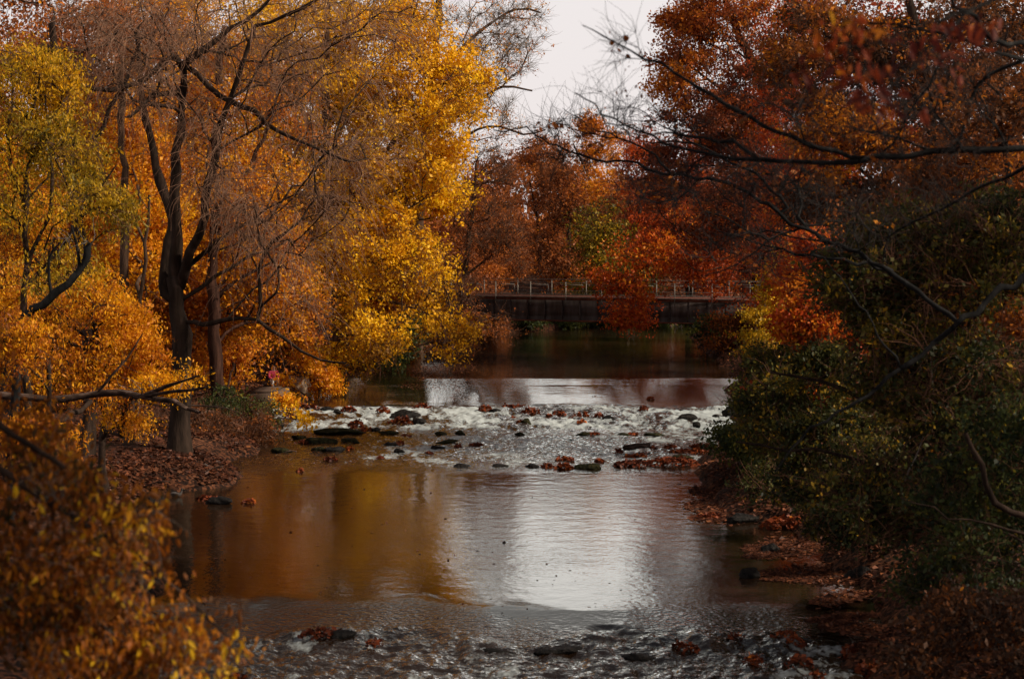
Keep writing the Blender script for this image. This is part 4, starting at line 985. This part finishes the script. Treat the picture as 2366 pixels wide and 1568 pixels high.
tree("shaded_privet", "nearly black shaded green shrub at the right edge below the slanting limb", "shrub",
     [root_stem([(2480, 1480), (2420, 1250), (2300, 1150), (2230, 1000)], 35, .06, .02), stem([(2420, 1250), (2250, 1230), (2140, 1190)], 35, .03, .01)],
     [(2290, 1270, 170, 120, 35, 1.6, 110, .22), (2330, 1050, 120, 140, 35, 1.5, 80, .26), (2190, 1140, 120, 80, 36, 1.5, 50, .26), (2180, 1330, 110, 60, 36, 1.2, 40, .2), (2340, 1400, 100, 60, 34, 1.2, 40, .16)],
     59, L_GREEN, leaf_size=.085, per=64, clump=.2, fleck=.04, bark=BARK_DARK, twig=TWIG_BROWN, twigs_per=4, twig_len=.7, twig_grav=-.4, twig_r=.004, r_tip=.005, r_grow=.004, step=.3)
tree("bare_slanting_sapling", "thin bare sapling slanting left over the right bank water edge", "dead tree",
     [(np.array([on(1905, 1225, .1), at(1890, 1180, 49), at(1830, 1060, 49), at(1760, 930, 49), at(1722, 880, 49)]), .035, .014)],
     [(1760, 900, 60, 50, 49, .6, 5, .5)], 50, L_RED, leaf_size=.12, per=2, clump=.1, bark=BARK_BROWN, twigs_per=2, twig_len=.4, twig_r=.006, r_tip=.006, r_grow=.004, step=.3, knot=.03)
tree("bare_upright_stem", "thin grey bare stem standing upright in front of the dark green bush", "dead tree",
     [(np.array([on(2085, 1270, .3), at(2080, 1150, 42.0), at(2150, 950, 42), at(2145, 700, 42)]), .035, .012)],
     [(2140, 800, 40, 70, 42, .6, 4, .5)], 56, None, bark=TWIG_GREY, twigs_per=2, twig_len=.4, twig_r=.005, r_tip=.005, r_grow=.004, step=.3, knot=.03)
tree("orange_maple_sapling", "vivid orange maple sapling glowing between the dark green bush and the river", "tree",
     [root_stem([(2060, 1150), (1990, 1000), (1930, 880), (1880, 740), (1850, 600)], 50, .07, .025), stem([(1960, 930), (1970, 840), (1980, 760)], 50, .03, .01)],
     [(1862, 640, 45, 70, 50, 1, 50, .72), (1885, 750, 75, 75, 49, 1.2, 96, .72), (1955, 780, 55, 70, 49, 1, 56, .55), (1905, 900, 60, 46, 49, 1, 30, .5), (1880, 560, 46, 40, 50, 1, 20, .62)],
     43, L_RED, leaf_size=.11, per=96, spread=.16, fleck=.08, clump=.22, bark=BARK_DARK, zsq=.5, twig=TWIG_DARK, twigs_per=2, twig_len=.5)
tree("vivid_red_maple", "vivid red-orange maple branch hanging in front of the bridge", "tree",
     [root_stem([(1800, 860), (1790, 720), (1760, 560), (1730, 400), (1720, 260)], 117, .30, .1), stem([(1770, 600), (1680, 560), (1580, 570), (1480, 620), (1460, 700)], 117, .10, .03), stem([(1740, 460), (1640, 420), (1560, 440)], 117, .1, .03)],
     [(1440, 640, 70, 36, 116, 2, 44, .56), (1500, 590, 100, 40, 116, 2.4, 46, .62), (1466, 715, 40, 45, 116, 1.4, 42, .52), (1560, 570, 90, 60, 117, 2.5, 50, .5), (1580, 480, 110, 50, 118, 2.5, 34, .5), (1650, 620, 90, 40, 117, 2.5, 18, .42), (1720, 690, 70, 50, 115, 2, 14, .4), (1740, 810, 60, 50, 114, 2, 24, .42)],
     44, L_RED, leaf_size=.17, per=64, clump=.6, zsq=.55, fleck=.05, spread=.2, bark=BARK_BROWN, twig=TWIG_BROWN, twigs_per=4, twig_len=.8)
tree("tall_red_oak", "tall red-brown oak at the upper right edge of the sky gap", "tree",
     [root_stem([(1900, 900), (1880, 700), (1840, 450), (1780, 250), (1700, 60), (1650, -80)], 106, .40, .14), stem([(1800, 300), (1700, 230), (1600, 160), (1540, 110)], 106, .12, .04), stem([(1840, 450), (1700, 360), (1580, 330), (1500, 330)], 106, .12, .04), stem([(1860, 560), (1740, 480), (1620, 470)], 106, .1, .03)],
     [(1600, 110, 85, 110, 106, 3.5, 100, .72), (1680, 0, 110, 100, 106, 4, 80, .66), (1650, 270, 130, 90, 106, 4, 90, .42), (1720, 400, 170, 110, 105, 4, 110, .34), (1530, 400, 70, 90, 107, 3, 50, .34), (1760, 180, 120, 150, 105, 4, 80, .34), (1640, 530, 120, 60, 108, 3, 40, .3), (1740, 560, 110, 100, 106, 3, 60, .3), (1555, 190, 45, 70, 106, 2, 34, .85)],
     45, L_MAROON, leaf_size=.15, per=115, clump=.42, spread=.2, bark=BARK_DARK, twig=TWIG_BROWN, twigs_per=6, twig_len=1.1)
tree("dark_rust_oak", "dark rust and olive tree filling the upper right behind the bare limbs", "tree",
     [root_stem([(2200, 1100), (2190, 800), (2170, 500), (2150, 250), (2100, 0)], 72, .40, .15), stem([(2180, 600), (2050, 450), (1950, 350)], 72, .12, .04), stem([(2170, 450), (2300, 300), (2400, 150)], 72, .12, .04), stem([(2150, 250), (1980, 130), (1880, 60)], 72, .1, .03)],
     [(1900, 120, 130, 140, 72, 3.5, 90, .5), (1960, 330, 130, 90, 71, 3, 80, .82), (2120, 120, 170, 150, 72, 4, 110, .38), (2250, 350, 170, 160, 71, 3.5, 110, .48), (2080, 480, 150, 90, 70, 3, 80, .36), (2320, 120, 120, 160, 72, 3, 80, .26), (1900, 480, 90, 90, 72, 3, 50, .3)],
     46, L_DARKRUST, leaf_size=.14, per=120, clump=.42, fleck=.05, spread=.2, bark=BARK_DARK, twig=TWIG_DARK, twigs_per=5)
tree("yellow_green_shrub", "small yellow-green shrub at the right end of the bridge", "shrub",
     [root_stem([(1830, 880), (1820, 800), (1810, 720), (1800, 660)], 100, .06, .02)],
     [(1800, 690, 50, 60, 100, 1.4, 40, .62), (1760, 770, 60, 50, 99, 1.4, 36, .5), (1810, 610, 40, 40, 100, 1.2, 20, .7)],
     47, L_OLIVE, leaf_size=.13, per=90, clump=.3, bark=BARK_DARK)
tree("mossy_bank_bush", "low dark green bush dipping into the foam at the right end of the rapids", "shrub",
     [root_stem([(1790, 1100), (1740, 1050), (1690, 1020)], 64, .06, .02)],
     [(1690, 1030, 55, 35, 63, 1, 44, .45), (1760, 1060, 80, 50, 62, 1.2, 50, .42), (1740, 930, 50, 50, 66, 1.2, 30, .55), (1830, 1110, 90, 50, 60, 1.2, 46, .45)],
     48, L_GREEN, leaf_size=.11, per=100, clump=.25, bark=BARK_DARK)
# --- left undergrowth
tree("green_bank_shrub", "dull green shrub on the left bank below the dead limb", "shrub",
     [root_stem([(545, 985), (540, 930), (535, 890)], 80, .04, .02)], [(560, 930, 60, 50, 80, 1, 60, .42), (510, 950, 40, 50, 79, 1, 30, .38), (600, 960, 50, 30, 80, .8, 26, .45)],
     51, L_GREEN, leaf_size=.10, per=90, clump=.25, bark=BARK_DARK)
tree("ivy_green_shrub", "dark green shrub at the water edge under the golden tree", "shrub",
     [root_stem([(905, 862), (900, 820), (890, 780)], 103, .05, .02)], [(920, 800, 40, 50, 103, 1.2, 40, .38), (880, 830, 50, 36, 102, 1.2, 30, .46), (950, 760, 40, 40, 104, 1, 22, .4)],
     52, L_GREEN, leaf_size=.13, per=90, clump=.3, bark=BARK_DARK)
tree("yellow_bank_shrub", "yellow-leaved shrub around the pale boulder on the left bank", "shrub",
     [root_stem([(735, 905), (730, 860), (720, 820)], 91, .04, .015)], [(700, 838, 46, 26, 93, .6, 26, .55), (748, 868, 30, 30, 91, .8, 22, .62), (650, 935, 20, 22, 88, .4, 14, .7), (660, 880, 14, 22, 92, .4, 8, .6), (760, 900, 30, 14, 92, .6, 12, .6)],
     53, L_GOLD, leaf_size=.12, per=80, clump=.25, bark=BARK_BROWN)
tree("yellow_sapling", "tiny bright yellow sapling in front of the foam at the left of the rapids", "sapling",
     [root_stem([(660, 1000), (680, 975), (690, 945)], 77, .012, .006)], [(676, 946, 14, 22, 77, .3, 14, .6), (705, 970, 22, 22, 76.6, .3, 12, .85)],
     54, L_YELLOW, leaf_size=.15, per=9, clump=.1, bark=TWIG_DARK, r_tip=.004, r_grow=.002, hang=1.5)

tree("dry_brush", "dry red-brown brush on the left bank beside the rapids, one dark clump standing in for shade", "shrub",
     [root_stem([(570, 1040), (565, 1000), (560, 970)], 75, .03, .015)], [(560, 1000, 80, 40, 75, 1.2, 60, .34), (500, 1030, 70, 36, 73, 1, 50, .26), (610, 1005, 40, 26, 76, .8, 26, .38), (470, 990, 70, 70, 76, 1.5, 60, .22), (360, 1010, 60, 50, 73, 1.4, 50, .1), (540, 950, 90, 40, 79, 1.4, 50, .2)],  # the darkest clump stands in for black shade between the trunks
     57, L_DARKRUST, leaf_size=.10, per=40, clump=.25, bark=TWIG_BROWN, twig=TWIG_BROWN, twigs_per=10, twig_len=.7, twig_grav=.2, twig_r=.006)
# --- background trees and understory: each its own crown
def bg_tree(name, label, u, v_base, v_top, Y, wpx, leaf, seed, tint=.45, bark=BARK_DARK, n=150, per=95, size=.17, cat="tree", low=.15, twigs=4, group=None):
    per = 120
    top = at(u, v_top, Y); x = top[0]
    zb = gz(x, Y) - .2
    rng = np.random.default_rng(seed)
    h = top[2] - zb
    q = Y / FPX
    lean = rng.normal(size=(4,)) * .05 * h
    tr = np.array([[x, Y, zb], [x + lean[0] * .3, Y, zb + h * .3], [x + lean[1] * .6, Y, zb + h * .6], [x + lean[2], Y, zb + h * .85]])
    vb = HORIZON - (zb + h * low - CAMZ) / q
    hv = (vb - v_top)
    ms = []
    for k in range(7):
        fr = (k + .5) / 7
        wd = wpx * (0.55 + .5 * math.sin(math.pi * min(1, fr * .8 + .22)))
        ms.append((u + rng.normal() * wpx * .28, v_top + hv * (.08 + .84 * fr), wd * .75, hv * .17, Y + rng.normal() * 1.2, wd * q * .8, n // 7, tint + rng.normal() * .06))
    return tree(name, label, cat, [(tr, max(.12, h * .02), .06)], ms, seed, leaf, leaf_size=size, per=per, clump=.45 if Y < 120 else .6, bark=bark, twig=TWIG_BROWN, twigs_per=twigs, twig_len=1.2, step=.8, group=group)
BG = [
    # beyond the bridge
    ("russet_tree", "brown russet tree beyond the bridge, directly right of the golden tree", 1150, 780, 370, 150, 85, L_RUSSET, .42, 8),
    ("russet_tree", "hazy brown tree beyond the bridge under the lowest point of the sky", 1245, 780, 330, 176, 80, L_RUSSET, .5, 8),
    ("orange_top_tree", "tree with a bright orange crown standing up under the sky gap", 1375, 780, 268, 172, 66, L_ORANGE, .56, 4),
    ("olive_tree", "olive-green tree behind the bridge railing near the middle", 1320, 780, 345, 158, 75, L_RUSSET, .3, 5),
    ("yellow_green_tree", "low yellow-green tree just behind the bridge railing", 1395, 770, 480, 148, 105, L_OLIVE, .22, 4),
    ("brown_tree", "dull brown tree beyond the bridge behind the vivid red branch", 1490, 780, 290, 160, 80, L_RED, .36, 6),
    ("maroon_tree", "maroon tree far behind the bridge at its right end", 1600, 780, 240, 150, 95, L_RED, .34, 5),
    ("maroon_tree", "maroon tree behind the right bridge end, nearest the bank", 1750, 800, 200, 140, 120, L_MAROON, .36, 5),
    ("russet_tree", "short russet tree behind the left end of the bridge", 1090, 780, 420, 142, 70, L_RUSSET, .42, 6),
    ("orange_tree", "far orange tree seen under the sky between two brown trees", 1300, 780, 300, 210, 60, L_ORANGE, .5, 3),
    ("red_tree", "far dark red tree right of the orange crown", 1440, 780, 285, 205, 60, L_MAROON, .5, 3),
    # left bank, behind
    ("orange_tree", "orange tree behind the bare willow, centre of the left woods", 420, 900, 140, 96, 170, L_GOLD, .64, 5),
    ("orange_tree", "orange tree behind the twin slender trunks", 300, 900, 200, 88, 150, L_ORANGE, .56, 5),
    ("rust_tree", "rust-brown tree at the top left corner with sky showing through", 120, 900, -30, 92, 170, L_RUSSET, .6, 6),
    ("gold_tree", "golden tree at the left edge behind the feathery willow", 20, 900, 330, 80, 160, L_GOLD, .58, 4),
    ("gold_tree", "golden tree behind the stout reddish trunk", 600, 880, 40, 108, 150, L_GOLD, .78, 5),
    ("gold_tree", "golden tree directly behind the large leaning golden tree", 820, 860, -60, 118, 170, L_YELLOW, .52, 5),
    ("rust_tree", "rust tree filling the top of the left woods", 360, 880, -90, 112, 200, L_GOLD, .62, 4),
    ("rust_tree", "rust tree at the top between willow and golden tree", 620, 860, -130, 122, 180, L_YELLOW, .3, 4),
    ("brown_tree", "brown tree deep in the woods at far left", -40, 880, 0, 110, 160, L_RUSSET, .4, 5),
    ("rust_tree", "tall rust-brown tree at the top left between the corner tree and the willow", 240, 880, -160, 128, 190, L_GOLD, .5, 6),
    ("rust_tree", "tall dull gold tree at the top behind the willow crown", 480, 880, -200, 135, 190, L_GOLD, .62, 5),
    ("dark_tree", "tall dark rust tree closing the top right beside the red oak", 1840, 950, -150, 118, 170, L_RED, .36, 6),
    ("dark_tree", "tall dark brown tree closing the top right edge", 2260, 950, -200, 105, 220, L_DARKRUST, .55, 6),
    ("gold_tree", "dense golden tree closing the gap between the stout trunk and the leaning golden tree", 730, 880, -120, 126, 130, L_YELLOW, .42, 4),
    ("gold_tree", "dense yellow tree right behind the riverside edge of the golden tree", 940, 860, 200, 128, 100, L_YELLOW, .4, 4),
    ("russet_tree", "wide low russet tree straight behind the middle of the bridge", 1480, 780, 420, 165, 130, L_RUSSET, .3, 4),
    ("russet_tree", "wide low brown tree behind the right third of the bridge", 1600, 780, 430, 158, 120, L_RUSSET, .26, 4),
    ("low_orange_tree", "low orange understory tree on the left bank behind the seated person", 640, 880, 640, 100, 110, L_GOLD, .42, 4),
    ("low_orange_tree", "low orange understory tree left of the stout trunk", 420, 930, 620, 84, 110, L_ORANGE, .44, 4),
    ("low_rust_tree", "low rust understory tree at the far left bank", 150, 960, 640, 78, 130, L_GOLD, .4, 4),
    ("low_gold_tree", "low golden understory tree on the left bank before the bridge", 930, 850, 640, 112, 80, L_GOLD, .5, 4),
    # right bank, behind
    ("dark_tree", "dark brown tree at the right edge behind the limbs", 2330, 1000, 60, 60, 200, L_DARKRUST, .52, 4),
    ("dark_tree", "dark rusty tree behind the green bush on the right", 2150, 1000, 330, 62, 170, L_DARKRUST, .5, 3),
    ("dark_tree", "dark rust tree right of the tall red oak", 1900, 950, 0, 95, 150, L_RED, .42, 5),
    ("dark_tree", "deep maroon tree on the right bank above the bridge end", 1850, 900, 330, 112, 130, L_RED, .42, 4),
    ("dark_tree", "dark brown tree filling the upper right corner", 2120, 1000, -80, 90, 220, L_RED, .34, 5),
]
for k, (nm, lab, u, vb, vt, Y, wpx, lm, tint, tw) in enumerate(BG):
    bg_tree(nm, lab, u, vb, vt, Y, wpx, lm, 300 + k, tint, twigs=tw, size=.145 if Y < 125 else .18, low=.03 if "low_" in nm or Y > 138 or u > 1800 else .12, n=210 if Y < 125 else 160)
# woods beyond what the gaps show: one mass, joined by unseen crowns added for shade
rng = np.random.default_rng(5)
woods_shade_pts = []
for k in range(170):
    s_ = rng.choice([-1, 1]); Y = rng.uniform(120, 240) if k < 130 else rng.uniform(182, 200)
    x = s_ * rng.uniform(34, 75) if Y < 180 else (rng.uniform(-70, 80) if k < 130 else -35 + (k - 130) * 2.2)
    h = rng.uniform(8, 15) if Y < 180 else rng.uniform(6, 12.5)
    n = 700
    q = unit(rng.normal(size=(n, 3))) * (rng.random(n) ** .4)[:, None] * np.array([5, 5, h * .5]) + np.array([x, Y, 2.5 + h * .5])
    woods_shade_pts.append(q)
for (x, Y, h, r) in [(17, 12, 19, 5.5), (19, 24, 19, 5.5), (21, 36, 18, 5), (14, 2, 19, 5.5), (-13, 8, 17, 5), (-15, 20, 16, 5), (-19, 33, 16, 5), (16, -12, 19, 6), (-14, -6, 17, 6), (27, 30, 20, 6)]:  # unseen near-bank crowns added to shade the right and lower left
    n = 1300
    q = unit(rng.normal(size=(n, 3))) * (rng.random(n) ** .4)[:, None] * np.array([r, r, h * .48]) + np.array([x, Y, h * .55])
    woods_shade_pts.append(q)
for (x, Y, z, r) in [(9, 24, 18, 5), (12, 34, 18.5, 5.5), (-6, 14, 16.5, 4), (-8, 22, 17, 4), (6, 14, 17, 4), (15, 40, 16, 4.5)]:  # unseen overhead canopies added to darken the near banks
    n = 1200
    q = unit(rng.normal(size=(n, 3))) * (rng.random(n) ** .4)[:, None] * np.array([r, r, 3.2]) + np.array([x, Y, z])
    woods_shade_pts.append(q)
P = np.vstack(woods_shade_pts)
o = leaves_mesh(rng, "woods_and_shade_crowns", P, np.full(len(P), .55), .42 + rng.normal(size=len(P)) * .15, L_RUSSET, hang=.3, aspect=.7)
tag(o, "brown autumn woods far behind the trees on both banks, plus unseen near crowns added for shade", "woods", kind="stuff")
# undergrowth along the far bank below the bridge
for k, (u, Y, w_, vt, lab, lm, tn) in enumerate([(1215, 140, 50, 725, "dark green bank shrub under the left part of the bridge", L_GREEN, .26), (1300, 143, 55, 730, "olive bank shrub under the middle of the bridge", L_GREEN, .34),
        (1395, 145, 55, 728, "dark bank shrub under the bridge left of the hanging red branch", L_GREEN, .26), (1500, 147, 60, 725, "olive bank shrub under the bridge right of the hanging red branch", L_GREEN, .44),
        (1610, 148, 60, 722, "yellowish bank shrub under the right part of the bridge", L_GREEN, .56), (1700, 140, 60, 730, "dark bank shrub under the right end of the bridge", L_GREEN, .42), (1140, 136, 40, 720, "russet shrub under the left end of the bridge", L_RUSSET, .36),
        (1690, 113, 75, 730, "dark reddish shrub at the water below the right end of the bridge", L_DARKRUST, .42), (1650, 120, 50, 745, "low dark shrub beside the right bridge end at the water", L_GREEN, .3)]):
    x = at(u, vt, Y)[0]; zb = gz(x, Y)
    vb = HORIZON - (max(zb, .6) - CAMZ) * FPX / Y
    tree("bank_shrub", lab, "shrub", [(np.array([[x, Y, zb - .1], [x, Y, zb + .8]]), .05, .02)], [(u, (vb + vt) / 2, w_, max(14, (vb - vt) / 2 + 6), Y, 1.6, 60, tn)], 600 + k, lm, leaf_size=.17, per=60, clump=.35, bark=BARK_DARK)
print("objects", len(bpy.data.objects), "polys", sum(len(m.polygons) for m in bpy.data.meshes))
